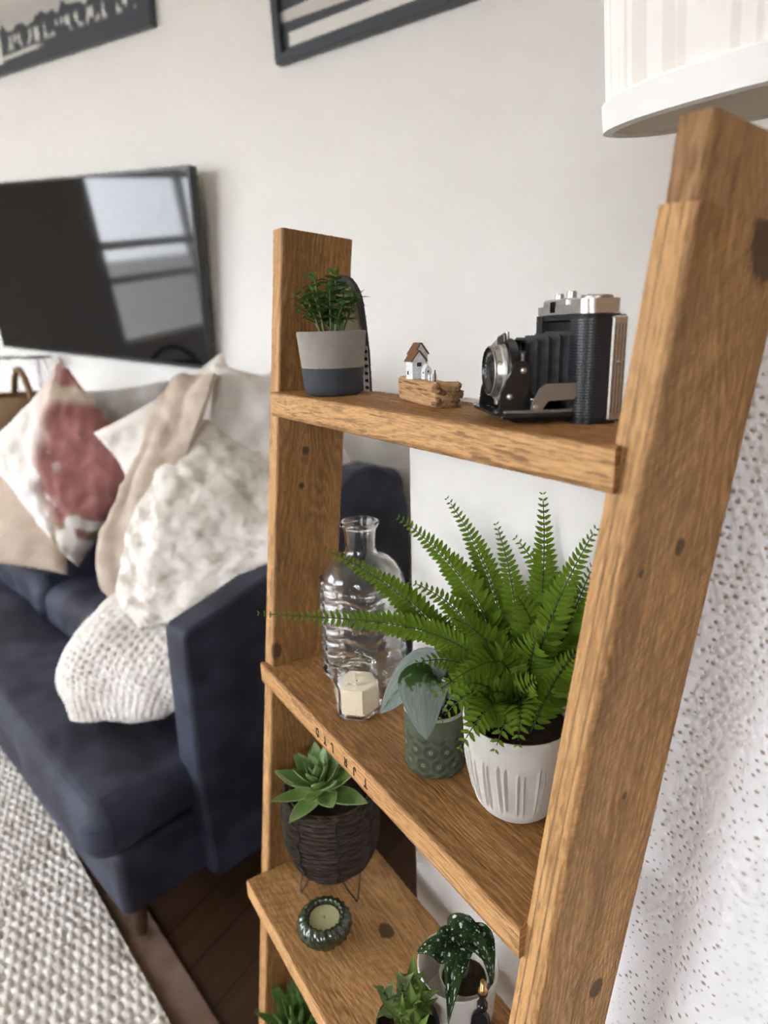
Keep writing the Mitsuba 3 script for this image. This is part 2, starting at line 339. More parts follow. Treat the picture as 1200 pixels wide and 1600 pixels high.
B1 = shelf_board(.006, .5965, .2912, z1, .4026, 3, 'wood_shelf', 0)
B2 = shelf_board(-.0150, .5640, .2500, z2, .4300, 4, 'wood_shelf', 0)
B3 = shelf_board(.0100, .5440, .1846, z3, .3987, 5, 'wood_low_shelf', 0)
B4 = shelf_board(.0090, .5200, .1500, z4, .3900, 7, 'wood_shelf', 0)
# stamped letters, upside down, on the front edge of the second board
plastic('stamp_ink', (.035, .02, .012), .8, .1)
lt = [('D', .181), ('T', .203), ('L', .222), ('R', .258), ('J', .280), ('T', .306)]
for ch, x in lt:
    g = meshkit.text_mesh(ch, .0128, .0006); g.apply_scale([.72, 1, 1])
    put('stamped_letter', g, 'stamp_ink', LW @ frame((x + .004, .2500 - .0003, z2 - .0115), (-1, 0, 0), (0, 0, -1), (0, -1, 0)), B2, smooth=False)
# ------------------------------------------------------------------ television and pictures on the wall
plastic('tv_black', (.012, .012, .013), .28, .5)
plastic('tv_glass', (.006, .007, .009), .045, .42)
tv = thing('television', 'black flat screen television mounted on the white wall with window reflections', 'television')
TVM = tr(-.924, .100, 1.240) @ rot([0, 1, 0], 4.2) @ rot([1, 0, 0], 4.5)
W, Hh = 1.22, .625
put('casing', cbox((-W, 0, 0), (0, .035, Hh), .004), 'tv_black', TVM, tv, smooth=False)
put('screen', cbox((-W + .009, -.0022, .014), (-.009, .002, Hh - .009), .0008), 'tv_glass', TVM, tv, smooth=False)
put('wall_bracket', cbox((-W * .6, .03, .22), (-W * .4, .060, .42), .003), 'tv_black', TVM, tv, smooth=False)
plastic('frame_slate', (.045, .055, .066), .42, .4)
def print_a(p, n, uv):
    u, v = mi.Float(uv.x), mi.Float(uv.y)
    sky = mix((.62, .60, .56), (.40, .40, .39), fbm(u * 3, v * 5))
    peaks = .26 + .05 * fbm(u * 9, 1.0) + .10 * noise(u * 28, 3.0)
    town = mix((.05, .06, .075), (.60, .59, .56), smoothstep(.56, .66, noise(u * 60, v * 9, 1)) * smoothstep(.10, .16, v) * (1 - smoothstep(.22, .27, v)))
    c = mix(town, sky, smoothstep(peaks - .01, peaks + .01, v))
    c = mix(c, (.58, .57, .53), smoothstep(.04, .06, v - .05 * u) * (1 - smoothstep(.075, .10, v - .05 * u)) * (1 - smoothstep(.28, .36, u)))
    return mix((.66, .64, .60), c, smoothstep(.04, .05, u))
def print_b(p, n, uv):
    u, v = mi.Float(uv.x), mi.Float(uv.y)
    c = mix((.075, .085, .10), (.045, .05, .06), fbm(u * 4, v * 6))
    c = mix(c, (.70, .68, .64), smoothstep(.035, .045, v - .02 * u) * (1 - smoothstep(.125, .135, v - .03 * u)) * smoothstep(.02, .03, u))
    c = mix(c, (.60, .57, .53), smoothstep(.20, .21, v + .05 * u) * (1 - smoothstep(.27, .28, v - .1 * u)) * (1 - smoothstep(.35, .37, u)))
    return mix(c, (.55, .54, .52), smoothstep(.36, .38, v) * smoothstep(.3, .6, noise(u * 6, v * 6, 2)))
plastic('town_print', print_a, .35, .4); plastic('banded_print', print_b, .35, .4)
def picture(label, x0, z0, w, h, mat, tilt):
    t = thing('framed_picture', label, 'picture', None)
    M = tr(x0, YW - .001, z0) @ rot([0, 1, 0], tilt)
    b = .024
    put('frame', cat(cbox((0, -.03, 0), (w, 0, b), .002), cbox((0, -.03, h - b), (w, 0, h), .002), cbox((0, -.0299, b - .001), (b, 0, h - b + .001), .002), cbox((w - b, -.0299, b - .001), (w, 0, h - b + .001), .002)), 'frame_slate', M, t, smooth=False)
    P = np.array([[[b - .002, -.012, b - .002], [w - b + .002, -.012, b - .002]], [[b - .002, -.012, h - b + .002], [w - b + .002, -.012, h - b + .002]]])
    P = np.swapaxes(P, 0, 1)
    v, f, uv = grid_mesh(P, .003)
    put('print', (v, f, np.vstack([np.array([[0, 0], [0, 1], [1, 0], [1, 1.]])] * 2)), mat, M, t, smooth=False)
picture('slate framed black and white picture hung above the television', -1.925, 2.318, .868, .40, 'town_print', 1.6)
picture('slate framed picture with a white band hung on the wall above the ladder shelf', -.575, 2.090, .98, .42, 'banded_print', -2.2)

# ------------------------------------------------------------------ rug
def rug_col(p, n, uv):
    h = fbm(p.x * 45, p.y * 45, p.z * 45)
    return mix((.52, .485, .43), (.72, .69, .65), smoothstep(.25, .6, h))
plastic('rug_wool', rug_col, .95, .1)
RW = tr(-.424, -.806, 0) @ rot([0, 0, 1], -18.0)
nx, ny = 760, 400
X, Y = np.meshgrid(np.linspace(-1.75, .80, nx), np.linspace(-1.10, -.045, ny), indexing='ij')
cx = X / .030; cy = Y / .021 + .5 * (np.floor(cx) % 2)
hz = np.abs(np.sin(np.pi * cx)) ** .5 * np.abs(np.sin(np.pi * cy)) ** .5
dent = meshkit.noise(np.stack([X * 60, Y * 90, 0 * X], -1), 3)
Z = .014 + .009 * hz - .007 * (dent > .86) + .005 * meshkit.fbm(np.stack([X * 9, Y * 9, 0 * X], -1), 3) + .004 * meshkit.fbm(np.stack([X * 130, Y * 60, 0 * X], -1), 3)
Z[0], Z[-1], Z[:, 0], Z[:, -1] = .002, .002, .002, .002
rug = put('rug', grid_mesh(np.stack([X, Y, Z], -1), 0)[:2], 'rug_wool', RW, smooth=True, label='chunky cream woven rug lying on the dark floor in front of the sofa', cat='rug')
plastic('rug_band', lambda p, n, uv: mix((.12, .068, .045), (.20, .14, .105), fbm(p.x * 30, p.y * 30)), .95, .1)
put('border', cbox((-1.75, -.047, .0005), (.80, .030, .010), .003), 'rug_band', RW, rug, smooth=False, label='flat reddish brown border strip')

# ------------------------------------------------------------------ sofa
def navy(p, n, uv):
    h = fbm(p.x * 7, p.y * 7, p.z * 7)
    return mix((.012, .013, .022), (.034, .039, .062), smoothstep(.3, .7, h))
bumped('navy_velvet', navy, lambda p, n, uv: .004 * fbm(p.x * 14, p.y * 14, p.z * 14), 1.0, .62, .3, 2e-3, sheen=.7, sheen_tint=.3)
plastic('dark_leg', (.06, .032, .018), .4, .5)
sofa = thing('sofa', 'dark navy velvet sofa with a sloping arm standing behind the ladder shelf', 'sofa')
def tuck(m, lim):
    """keeps an upholstered block in front of the sofa back, which runs along the wall"""
    v = np.c_[np.array(m.vertices), np.ones(len(m.vertices))] @ SW.T; v[:, 1] = np.where(v[:, 1] > lim, lim + .02 * np.tanh((v[:, 1] - lim) / .2), v[:, 1])
    return trimesh.Trimesh((v @ np.linalg.inv(SW).T)[:, :3], m.faces, process=False)
put('base', tuck(blob((-2.3, .0, .11), (.008, .80, .285), .022, .05, .004, 5, 1), .09), 'navy_velvet', SW, sofa, smooth=True)
put('seat_cushion', tuck(blob((-2.25, -.045, .288), (.020, .72, .415), .045, .03, .016, 6, 2, crown=.03), -.06), 'navy_velvet', SW, sofa, smooth=True)
put('bolster_cushion', tuck(blob((-.97, .215, .44), (-.14, .60, .585), .05, .03, .018, 6, 3, crown=.02), -.07), 'navy_velvet', SW, sofa, smooth=True)
put('bolster_cushion', tuck(blob((-1.95, .215, .44), (-.985, .60, .585), .05, .03, .018, 6, 4, crown=.02), -.07), 'navy_velvet', SW, sofa, smooth=True)
arm = [(.20, .108), (.185, .40), (.19, .755), (.30, .785), (.42, .825), (.52, .895), (.62, .975), (.70, 1.018), (.78, 1.022), (.85, .985), (.895, .90), (.905, .75), (.905, .108)]
def armslab(x0, x1):
    from shapely.geometry import Polygon
    pg = Polygon(arm).buffer(-.02).buffer(.02, quad_segs=4)
    parts = [(x0, .012), (x0 + .004, .004), (x0 + .012, 0), (x1 - .012, 0), (x1 - .004, .004), (x1, .012)]
    ring = lambda g: np.array([g.exterior.interpolate(s, normalized=True).coords[0] for s in np.linspace(0, 1, 160, endpoint=False)])
    rows = [np.column_stack([np.full(160, x), ring(pg.buffer(-i) if i else pg)]) for x, i in parts]
    # rings start at the same corner: align by nearest to the first
    for k in range(1, len(rows)):
        d = np.linalg.norm(rows[k][:, 1:] - rows[k - 1][0, 1:], axis=1); rows[k] = np.roll(rows[k], -int(d.argmin()), axis=0)
    P = np.array(rows); P = np.concatenate([P, P[:, :1]], 1)
    v, f, _ = grid_mesh(P, 0)
    m = trimesh.Trimesh(v, f, process=False)
    caps = []
    for r in (rows[0], rows[-1]):
        from shapely.geometry import Polygon as PG
        vv, ff = trimesh.creation.triangulate_polygon(PG(r[:, 1:]), engine='earcut'); caps.append(trimesh.Trimesh(np.column_stack([np.full(len(vv), r[0, 0]), vv]), ff, process=False))
    m = cat(m, *caps); m.merge_vertices(); m.fix_normals(); return m
put('arm', armslab(-.038, .052), 'navy_velvet', SW, sofa, smooth=40)
put('backrest', blob((-2.5, -.035, .11), (-.175, .135, .960), .05, .06, .008, 4, 5), 'navy_velvet', None, sofa, smooth=True)
plastic('dark_piping', (.012, .014, .022), .5, .3)
for x, y in ((-.035, .045), (-2.2, .045), (-.02, .85), (-2.2, .36)):
    put('leg', trimesh.Trimesh(*[np.array(a) for a in lathe([(0, .018 if y < .5 else .002), (.013, .018 if y < .5 else .002), (.024, .135), (0, .135)], 12)[:2]], process=False), 'dark_leg', SW @ tr(x, y, 0), sofa, smooth=40)

# ------------------------------------------------------------------ cushions, throws and the things heaped on the sofa
def camera_facing(c, roll, yaw=0, pitch=0):
    """a cushion standing at c, its face turned by yaw (0 = towards -y), leaning back by pitch, rolled in its own plane"""
    R = Rot.from_euler('z', yaw, degrees=True) * Rot.from_euler('x', 90 - pitch, degrees=True) * Rot.from_euler('z', roll, degrees=True)
    m = np.eye(4); m[:3, :3] = R.as_matrix(); m[:3, 3] = c; return m
def pink_col(p, n, uv):
    u, v = mi.Float(uv.x), mi.Float(uv.y)
    d = u + .25 * (fbm(u * 4, v * 4, 1.0) - .5)
    a = smoothstep(.38, .52, d + .12 * (v - .5))
    c = mix((.70, .655, .60), (.300, .125, .112), a)
    c = mix(c, mix((.25, .21, .11), (.72, .68, .63), smoothstep(.4, .6, noise(u * 14, v * 14, 3))), smoothstep(.50, .62, fbm(u * 6, v * 6, 5.0)) * (1 - smoothstep(.2, .45, v)) * .9)
    c = mix(c, (.74, .71, .68), smoothstep(.56, .64, fbm(u * 9 + 3, v * 9, 8.0)) * (1 - smoothstep(.3, .5, dr.abs(d - .40) * 3)))
    c = mix(c, (.62, .52, .42), smoothstep(.78, .83, v) * (1 - smoothstep(.86, .9, v)) * smoothstep(.3, .5, u))
    return c * (.85 + .3 * fbm(u * 20, v * 20, 2.0))
plastic('pink_velvet', pink_col, .8, .2, sheen=.6)
v, f, uv = pillow(.49, .49, .22, .13, 60, .020, 3)
RU = Rot.from_euler('z', -45, degrees=True).as_matrix()
w = (v @ np.linalg.inv(RU[:3, :3]).T); uvd = np.stack([w[:, 0] / .66 + .5, w[:, 1] / .66 + .5], -1)
put('cushion', (v, f, uvd), 'pink_velvet', camera_facing((-1.098, -.354, .987), 43, 24, 10) @ scl(.86, 1.0, 1), smooth=True, label='dusty pink and cream velvet cushion standing on its corner on the sofa', cat='cushion')
plastic('cream_linen', lambda p, n, uv: mix((.60, .545, .48), (.74, .70, .65), fbm(p.x * 25, p.y * 25, p.z * 60)), .9, .15)
bumped('white_plush', lambda p, n, uv: mix((.47, .415, .35), (.74, .695, .635), smoothstep(.2, .6, fbm(p.x * 34, p.y * 34, p.z * 34))), lambda p, n, uv: .010 * fbm(p.x * 42, p.y * 42, p.z * 42), 1.0, .95, .1, 2e-3)
plastic('ivory_linen', lambda p, n, uv: mix((.58, .545, .50), (.70, .67, .63), fbm(p.x * 30, p.y * 30, p.z * 60)), .95, .1)
plastic('grey_linen', lambda p, n, uv: mix((.38, .36, .34), (.50, .48, .46), fbm(p.x * 30, p.y * 30, p.z * 60)), .95, .1)
plastic('tan_cloth', lambda p, n, uv: mix((.47, .37, .29), (.56, .46, .38), fbm(p.x * 30, p.y * 30, p.z * 30)), .9, .1)
put('cushion', pillow(.40, .34, .15, .10, 36, .014, 11), 'ivory_linen', camera_facing((-.44, -.170, 1.095), 12, 38, 12), smooth=True, label='white plush cushion behind the top of the left rail, against the sofa back', cat='cushion')
put('cushion', pillow(.30, .30, .14, .08, 36, .012, 15), 'ivory_linen', camera_facing((-.395, -.255, 1.115), -12, 40, 8), smooth=True, label='round-edged white cushion nearest the left rail on the sofa', cat='cushion')
put('cushion', pillow(.44, .34, .13, .10, 36, .014, 12), 'cream_linen', camera_facing((-.665, -.265, 1.060), 30, 28, 12), smooth=True, label='cream linen cushion with a pointed corner behind the beige throw', cat='cushion')
put('cushion', pillow(.38, .38, .12, .08, 30, .012, 13), 'grey_linen', camera_facing((-1.10, -.165, 1.02), 4, 24, 12), smooth=True, label='grey linen cushion half hidden behind the pink cushion', cat='cushion')
put('cushion', pillow(.46, .42, .15, .08, 30, .012, 14), 'tan_cloth', camera_facing((-1.335, -.445, .855), -6, 30, 20), smooth=True, label='plain tan cushion at the left edge beneath the leather bag', cat='cushion')

def cloth(C, a, b, thick, amp, freq, seed, ripple=0.0, rip_f=8):
    P = spline_grid(C, a, b)
    n = np.cross(np.gradient(P, axis=0), np.gradient(P, axis=1)); n /= np.linalg.norm(n, axis=-1, keepdims=True) + 1e-12
    nz = meshkit.fbm(P * freq + seed, 4, seed) - .5
    vv = np.linspace(0, 1, b)[None] + .15 * (meshkit.fbm(P * 3 + seed, 2) - .5)
    P = P + n * (nz * amp * 2 + ripple * np.sin(vv * rip_f * 2 * np.pi + seed))[..., None]
    L1 = np.linalg.norm(np.diff(P, axis=0), axis=-1).sum(0).mean(); L2 = np.linalg.norm(np.diff(P, axis=1), axis=-1).sum(1).mean()
    return grid_mesh(P, thick, np.stack(np.meshgrid(np.linspace(0, L1, a), np.linspace(0, L2, b), indexing='ij'), -1))
def knit_core(uv, cu, cv, jit=.25):
    u, v = mi.Float(uv.x) / cu, mi.Float(uv.y) / cv
    r = dr.floor(v); u = u + .5 * (r - 2 * dr.floor(r / 2))
    q = dr.floor(u)
    a = cell_rand(q, r, 5) ; b = cell_rand(q, r, 9); s = cell_rand(q, r, 13)
    du, dv = u - q - .5 + jit * (a - .5), v - r - .5 + jit * (b - .5)
    return dr.sqrt(dr.square(du * 1.0) + dr.square(dv * 1.1)), s
def knit_cream(p, n, uv):
    d, s = knit_core(uv, .019, .017)
    hole = (1 - smoothstep(.10, .34, d)) * smoothstep(.25, .6, s) * smoothstep(.30, .50, fbm(uv.x * 4, uv.y * 4, 2.0))
    return mix(mix((.74, .71, .67), (.62, .575, .52), fbm(uv.x * 18, uv.y * 18)), (.27, .19, .125), hole * .95)
bumped('cream_knit', knit_cream, lambda p, n, uv: .004 * smoothstep(.05, .45, knit_core(uv, .019, .017)[0]) + .003 * fbm(uv.x * 40, uv.y * 40), 1.0, .92, .12, 1.5e-3)
plastic('beige_linen', lambda p, n, uv: mix((.40, .31, .235), (.60, .52, .44), fbm(p.x * 16, p.y * 16, p.z * 30)), .92, .1)
# beige throw heaped between the cushions
C = [[(-.60, -.44, 1.12), (-.56, -.38, 1.25), (-.50, -.32, 1.26)],
     [(-.60, -.52, 1.04), (-.53, -.45, 1.17), (-.44, -.37, 1.23)],
     [(-.63, -.57, .93), (-.55, -.52, 1.05), (-.45, -.44, 1.12)],
     [(-.66, -.60, .80), (-.58, -.56, .89), (-.48, -.49, .96)],
     [(-.63, -.58, .64), (-.56, -.54, .70), (-.48, -.48, .76)]]
put('throw', cloth(C, 70, 60, .012, .055, 6, 5, .004, 2.6), 'beige_linen', None, smooth=True, label='crumpled beige linen throw heaped beside the pink cushion', cat='throw')
# big cream blanket bunched on the seat
C = [[(-.58, -.40, 1.10), (-.49, -.36, 1.15), (-.38, -.28, 1.10), (-.26, -.20, 1.04)],
     [(-.57, -.50, 1.00), (-.46, -.47, 1.07), (-.34, -.39, 1.03), (-.22, -.30, .98)],
     [(-.58, -.56, .88), (-.46, -.55, .95), (-.34, -.48, .94), (-.20, -.38, .90)],
     [(-.58, -.60, .76), (-.47, -.60, .81), (-.35, -.54, .83), (-.22, -.44, .80)],
     [(-.56, -.60, .66), (-.46, -.60, .69), (-.35, -.55, .70), (-.24, -.46, .69)]]
put('throw', cloth(C, 90, 90, .02, .055, 6, 8, .004, 3), 'white_plush', None, smooth=True, label='thick fluffy cream blanket bunched up behind the sofa arm', cat='throw')
# long knitted throw sliding over the seat front
C = [[(-.47, -.46, .80), (-.38, -.42, .875), (-.27, -.36, .885), (-.20, -.31, .86)],
     [(-.60, -.54, .735), (-.50, -.52, .795), (-.37, -.46, .79), (-.28, -.42, .775)],
     [(-.70, -.64, .64), (-.59, -.63, .70), (-.45, -.57, .685), (-.33, -.53, .67)],
     [(-.735, -.71, .55), (-.63, -.71, .60), (-.49, -.66, .59), (-.355, -.60, .565)],
     [(-.705, -.735, .495), (-.62, -.75, .525), (-.485, -.71, .515), (-.395, -.64, .495)],
     [(-.665, -.745, .458), (-.59, -.762, .470), (-.49, -.70, .462), (-.43, -.645, .458)]]
put('throw', cloth(C, 110, 80, .012, .026, 6, 9, .004, 2.4), 'cream_knit', None, smooth=True, label='long cream open-knit throw sliding down onto the navy seat cushion', cat='throw')

# ------------------------------------------------------------------ brown bag and metal stand at the far left
bumped('brown_leather', lambda p, n, uv: mix((.075, .038, .014), (.21, .115, .045), fbm(p.x * 12, p.y * 12, p.z * 12)), lambda p, n, uv: .0006 * fbm(p.x * 220, p.y * 220, p.z * 220), 1.0, .48, .4)
plastic('dark_lining', (.02, .012, .008), .8, .1)
bag = thing('leather_bag', 'open brown leather bag at the left edge beside the pink cushion', 'bag')
BM = tr(-1.50, -.235, .975) @ rot([0, 0, 1], 30)
prof = [(.0, 0), (.11, .002), (.15, .03), (.172, .10), (.178, .165), (.172, .20), (.165, .199), (.170, .165), (.163, .10), (.140, .04), (.0, .012)]
put('body', mlathe(prof, 48, lambda t, r, z: r * (1 + .06 * np.sin(2 * t) + .03 * np.sin(3 * t + 1) * (z > .1))), 'brown_leather', tr(0, 0, -.355) @ BM @ scl(1.12, .8, 2.78), bag, smooth=50)
put('strap', tube(through((.10, -.11, .19), (.02, -.02, .285), (-.07, .09, .205), 20), .011, 8), 'brown_leather', BM, bag, smooth=True)
plastic('black_metal', (.012, .012, .013), .35, .5, metallic=.4)
scene['clear_glass'] = {'type': 'dielectric', 'int_ior': 1.5}
scene['chrome'] = {'type': 'roughconductor', 'material': 'Cr', 'alpha': .12}
st = thing('metal_stand', 'dark metal two-armed stand on thin legs behind the brown bag under the television', 'stand')
SM = tr(-1.87, .055, .962) @ scl(1.15, 1.0, .545)
put('top_plate', mlathe([(0, .588), (.052, .590), (.058, .596), (.050, .606), (0, .610)], 32), 'black_metal', SM @ tr(.03, 0, 0), st, smooth=40)
put('top_plate', mlathe([(0, .588), (.052, .590), (.058, .596), (.050, .606), (0, .610)], 32), 'black_metal', SM @ tr(-.11, -.03, 0), st, smooth=40)
for a, b in (((.03, 0, .59), (.0, .02, 0)), ((-.11, -.03, .59), (-.05, .0, 0)), ((.045, .01, .59), (.09, .05, 0))):
    put('leg', tube([a, tuple(np.array(a) * .5 + np.array(b) * .5), b], .006, 8), 'chrome', SM, st, smooth=True)
put('foot', mlathe([(0, 0), (.07, 0.0), (.072, .006), (.07, .016), (0, .016)], 32), 'black_metal', SM, st, smooth=40)

# ------------------------------------------------------------------ pendant lamp above the right rail
plastic('lamp_rim', (.86, .85, .82), .6, .3)
plastic('lamp_cloth', lambda p, n, uv: mix((.86, .83, .78), (.78, .73, .66), smoothstep(.50, .68, fbm(uv.x * 26, uv.y * 3, 3.0))), .9, .1)
plastic('lamp_diffuser', (.60, .51, .41), .7, .2)
lamp = thing('pendant_lamp', 'white drum pendant lamp shade hanging above the right rail', 'lamp')
nrm = unit((-.0438, -.1734, 1.0)); ax = unit(np.cross(nrm, (0, 1, 0))); LM = frame((.7713, -.6937, 1.5749), -ax, np.cross(nrm, -ax), nrm)
R = .22
put('rim', mlathe([(R - .010, .0), (R, .002), (R + .001, .028), (R - .004, .031), (R - .010, .030), (R - .010, .0)], 128), 'lamp_rim', LM, lamp, smooth=40)
put('shade', lathe([(R - .006, .030), (R - .0045, .034), (R - .0045, .24), (R - .007, .24), (R - .007, .03)], 160, lambda t, r, z: r + .0011 * np.abs(np.sin(46 * t)) * (z > .033)), 'lamp_cloth', LM, lamp, smooth=True)
put('diffuser', mlathe([(0, .0045), (R - .0098, .0045), (R - .0098, .0075), (0, .0075)], 96), 'lamp_diffuser', LM, lamp, smooth=40)
put('top_ring', mlathe([(.02, .215), (R - .009, .215), (R - .009, .219), (.02, .219), (.02, .215)], 64), 'lamp_rim', LM, lamp, smooth=40)
p0 = (LM @ np.array([0, 0, .216, 1]))[:3]
put('cord', tube([p0, p0 * np.array([1, 1, 0]) + np.array([0, 0, 2.2]), (p0[0], p0[1], ZC)], .003, 8), 'lamp_rim', None, lamp, smooth=True)

# ------------------------------------------------------------------ knitted throw over the low wall at the right
def knit_white(p, n, uv):
    d, s = knit_core(uv, .0090, .0080, .6)
    zone = .25 + .75 * smoothstep(.42, .60, fbm(uv.x * 22, uv.y * 5, 4.0))
    hole = (1 - smoothstep(.13, .30, d / (.22 + .80 * s))) * smoothstep(.12, .22, s) * zone
    return mix(mix((.87, .865, .865), (.82, .81, .805), fbm(uv.x * 30, uv.y * 30)), (.29, .185, .10), hole * .88)
bumped('white_knit', knit_white, lambda p, n, uv: .0022 * smoothstep(.04, .5, knit_core(uv, .0090, .0080, .6)[0]) + .001 * fbm(uv.x * 160, uv.y * 160), 1.0, .92, .12, 8e-4)
path = [(.570, 1.02), (.572, 1.20), (.568, 1.30), (.545, 1.352), (.500, 1.376), (.455, 1.372), (.425, 1.340), (.418, 1.27), (.418, 1.15), (.414, 1.0), (.408, .85), (.400, .70), (.392, .55), (.385, .40), (.38, .25), (.375, .12)]
path = np.array(path); ts = np.linspace(0, 1, len(path)); tt = np.linspace(0, 1, 150)
py, pz = CubicSpline(ts, path[:, 0])(tt), CubicSpline(ts, path[:, 1])(tt)
ss = np.linspace(0, 1, 90)
zc = pz[:, None]; x_left = xr(zc) + RT - .055 - .05 * np.clip((1.16 - zc) / .35, 0, 1)
x_left = np.where(py[:, None] > .45, .66, np.maximum(x_left, .50))
x_left = np.apply_along_axis(lambda a: np.convolve(np.pad(a, 6, 'edge'), np.ones(13) / 13, 'valid'), 0, x_left)
Xc = x_left + (1.15 - x_left) * ss[None]
fold = np.sin(Xc * 58 + 2.0 * np.sin(zc * 3)) * .5 + .6 * meshkit.fbm(np.stack([Xc * 14, zc * 3 + 0 * Xc, 0 * Xc + 2], -1), 3)
front = np.clip((1.34 - zc) / .3, 0, 1) * (tt[:, None] > .4)
Yc = py[:, None] - np.clip(fold, 0, 2) * .017 * front * np.clip((Xc - x_left) / .12, .12, 1) * (1 + 2.2 * np.clip((Xc - .80) / .2, 0, 1.5))
P = np.stack([Xc, Yc, zc + 0 * Xc], -1)
Lz = np.concatenate([[0], np.cumsum(np.hypot(np.diff(py), np.diff(pz)))])
put('throw', grid_mesh(P, .008, np.stack([np.broadcast_to(Xc, Xc.shape), np.broadcast_to(Lz[:, None], Xc.shape)], -1)), 'white_knit', LW, smooth=True, label='white open-knit throw draped over the low wall right of the ladder shelf', cat='throw')
# ------------------------------------------------------------------ plants: shared pieces
def leafmat(name, col, trans=.25, rough=.45, spec=1.0):
    c = proc(col) if callable(col) else rgb(*col)
    scene[name] = {'type': 'principledthin', 'base_color': c, 'roughness': rough, 'diff_trans': trans, 'eta': 1.45}
    return name
plastic('soil', lambda p, n, uv: mix((.012, .009, .007), (.055, .038, .026), fbm(p.x * 260, p.y * 260, p.z * 260)), .95, .1)
def soil_mesh(r, z, seed=0):
    n, m = 28, 9
    th = np.linspace(0, 2 * np.pi, n + 1); rr = np.linspace(0, r, m)
    P = np.stack([rr[None] * np.cos(th)[:, None], rr[None] * np.sin(th)[:, None], z + 0 * th[:, None] + 0 * rr[None]], -1)
    P[..., 2] += (meshkit.noise(P * 220 + seed, seed) - .5) * .005
    P[-1] = P[0]
    v, f, _ = grid_mesh(P, 0); return v, f
def leaf_path(p0, pm, p1, W, nrm, fold=.12, n=12, m=7, shape=(.55, 1.1), wave=0.0, seed=0):
    c = through(p0, pm, p1, n); t = np.linspace(0, 1, n); s = np.linspace(-1, 1, m)
    tg = np.gradient(c, axis=0); tg /= np.linalg.norm(tg, axis=1, keepdims=True)
    w = W / 2 * np.sin(np.pi * t ** shape[0]) ** shape[1]; w[0] = W * .02; w[-1] = W * .01
    P = np.zeros((n, m, 3))
    for k in range(n):
        nn = np.asarray(nrm, float); nn = unit(nn - tg[k] * (nn @ tg[k])); sd = np.cross(nn, tg[k])
        for j in range(m):
            P[k, j] = c[k] + sd * w[k] * s[j] + nn * (fold * w[k] * abs(s[j]) + wave * W * math.sin(7 * t[k] + 3 * s[j] + seed) * abs(s[j]))
    return grid_mesh(P, 0, np.stack(np.meshgrid(t, s, indexing='ij'), -1))
def fat_leaf(L, W, T, n=11, m=9, base=.62, pw=.8, droop=.0, cup=.25):
    """plump pointed leaf along +x, closed; uv: (along, across)."""
    t = np.linspace(0, 1, n); w = W / 2 * np.sin(np.pi * (.06 + .94 * t) ** base) ** pw; w[-1] = .0004; th = T / 2 * np.sin(np.pi * (.12 + .88 * t) ** .7) ** .7; th[-1] = .0003
    a = np.linspace(0, 2 * np.pi, m * 2, endpoint=True)
    P = np.zeros((n, len(a), 3)); P[..., 0] = t[:, None] * L; P[..., 1] = w[:, None] * np.cos(a)[None]
    P[..., 2] = th[:, None] * np.sin(a)[None] * np.where(np.sin(a) > 0, .45, 1.0)[None] + cup * w[:, None] * np.cos(a)[None] ** 2 + (droop * L * t ** 2)[:, None]
    uv = np.stack([np.broadcast_to(t[:, None], P.shape[:2]), np.broadcast_to(np.cos(a)[None], P.shape[:2])], -1)
    v, f, uv = grid_mesh(P[:, ::-1], 0, uv[:, ::-1])
    return v, f, uv
def bend_tube(p0, pm, p1, r0, r1, n=12, sides=6): return tube(through(p0, pm, p1, n), np.linspace(r0, r1, n), sides)

# ------------------------------------------------------------------ top board: two-tone pot with a small-leaved plant
bumped('grey_cement', lambda p, n, uv: mix((.255, .235, .205), (.33, .31, .275), fbm(p.x * 90, p.y * 90, p.z * 90)), lambda p, n, uv: .0003 * fbm(p.x * 500, p.y * 500, p.z * 500), 1.0, .85, .2)
plastic('slate_dip', lambda p, n, uv: mix((.035, .040, .048), (.055, .060, .068), fbm(p.x * 60, p.y * 60, p.z * 60)), .7, .3)
leafmat('small_leaf_dark', lambda p, n, uv: mix((.055, .115, .024), (.105, .195, .050), 1 - dr.abs(mi.Float(uv.y))), .2)
leafmat('small_leaf_light', lambda p, n, uv: mix((.065, .130, .035), (.120, .220, .055), 1 - dr.abs(mi.Float(uv.y))), .25)
plastic('pale_stem', (.13, .17, .075), .6, .3)
pp = thing('potted_plant', 'small-leaved green plant in a two-tone grey pot at the left end of the top board', 'potted plant')
PM = LW @ tr(.1105, .3375, z1)
put('pot', mlathe([(.0, .030), (.0400, .030), (.0405, .034), (.0450, .078), (.0455, .080), (.0440, .0812), (.0425, .080), (.0400, .060), (0, .060)], 64), 'grey_cement', PM, pp, smooth=40)
put('dipped_base', mlathe([(0, .0), (.030, .0), (.0345, .0022), (.0372, .0065), (.0386, .013), (.0412, .0352), (.0409, .0357), (.036, .0357)], 64), 'slate_dip', PM, pp, smooth=40, label='dark slate lower half of the pot')
put('soil', soil_mesh(.0405, .072, 2), 'soil', PM, pp, smooth=True)
tmpl = [mikit.ply(leaf_mesh(1, .62, 7, 5, .22, .35)[:2], None, smooth=True, uv=leaf_mesh(1, .62, 7, 5, .22, .35)[2]), mikit.ply(leaf_mesh(1, .72, 7, 5, .30, .8)[:2], None, smooth=True, uv=leaf_mesh(1, .72, 7, 5, .30, .8)[2])]
g = np.random.default_rng(3)
def axes_from(xd, up=(0, 0, 1)):
    x = unit(xd); y = np.cross(up, x); y = unit(y) if np.linalg.norm(y) > 1e-4 else np.array([0, 1.0, 0]); return x, y, np.cross(x, y)
stems = []
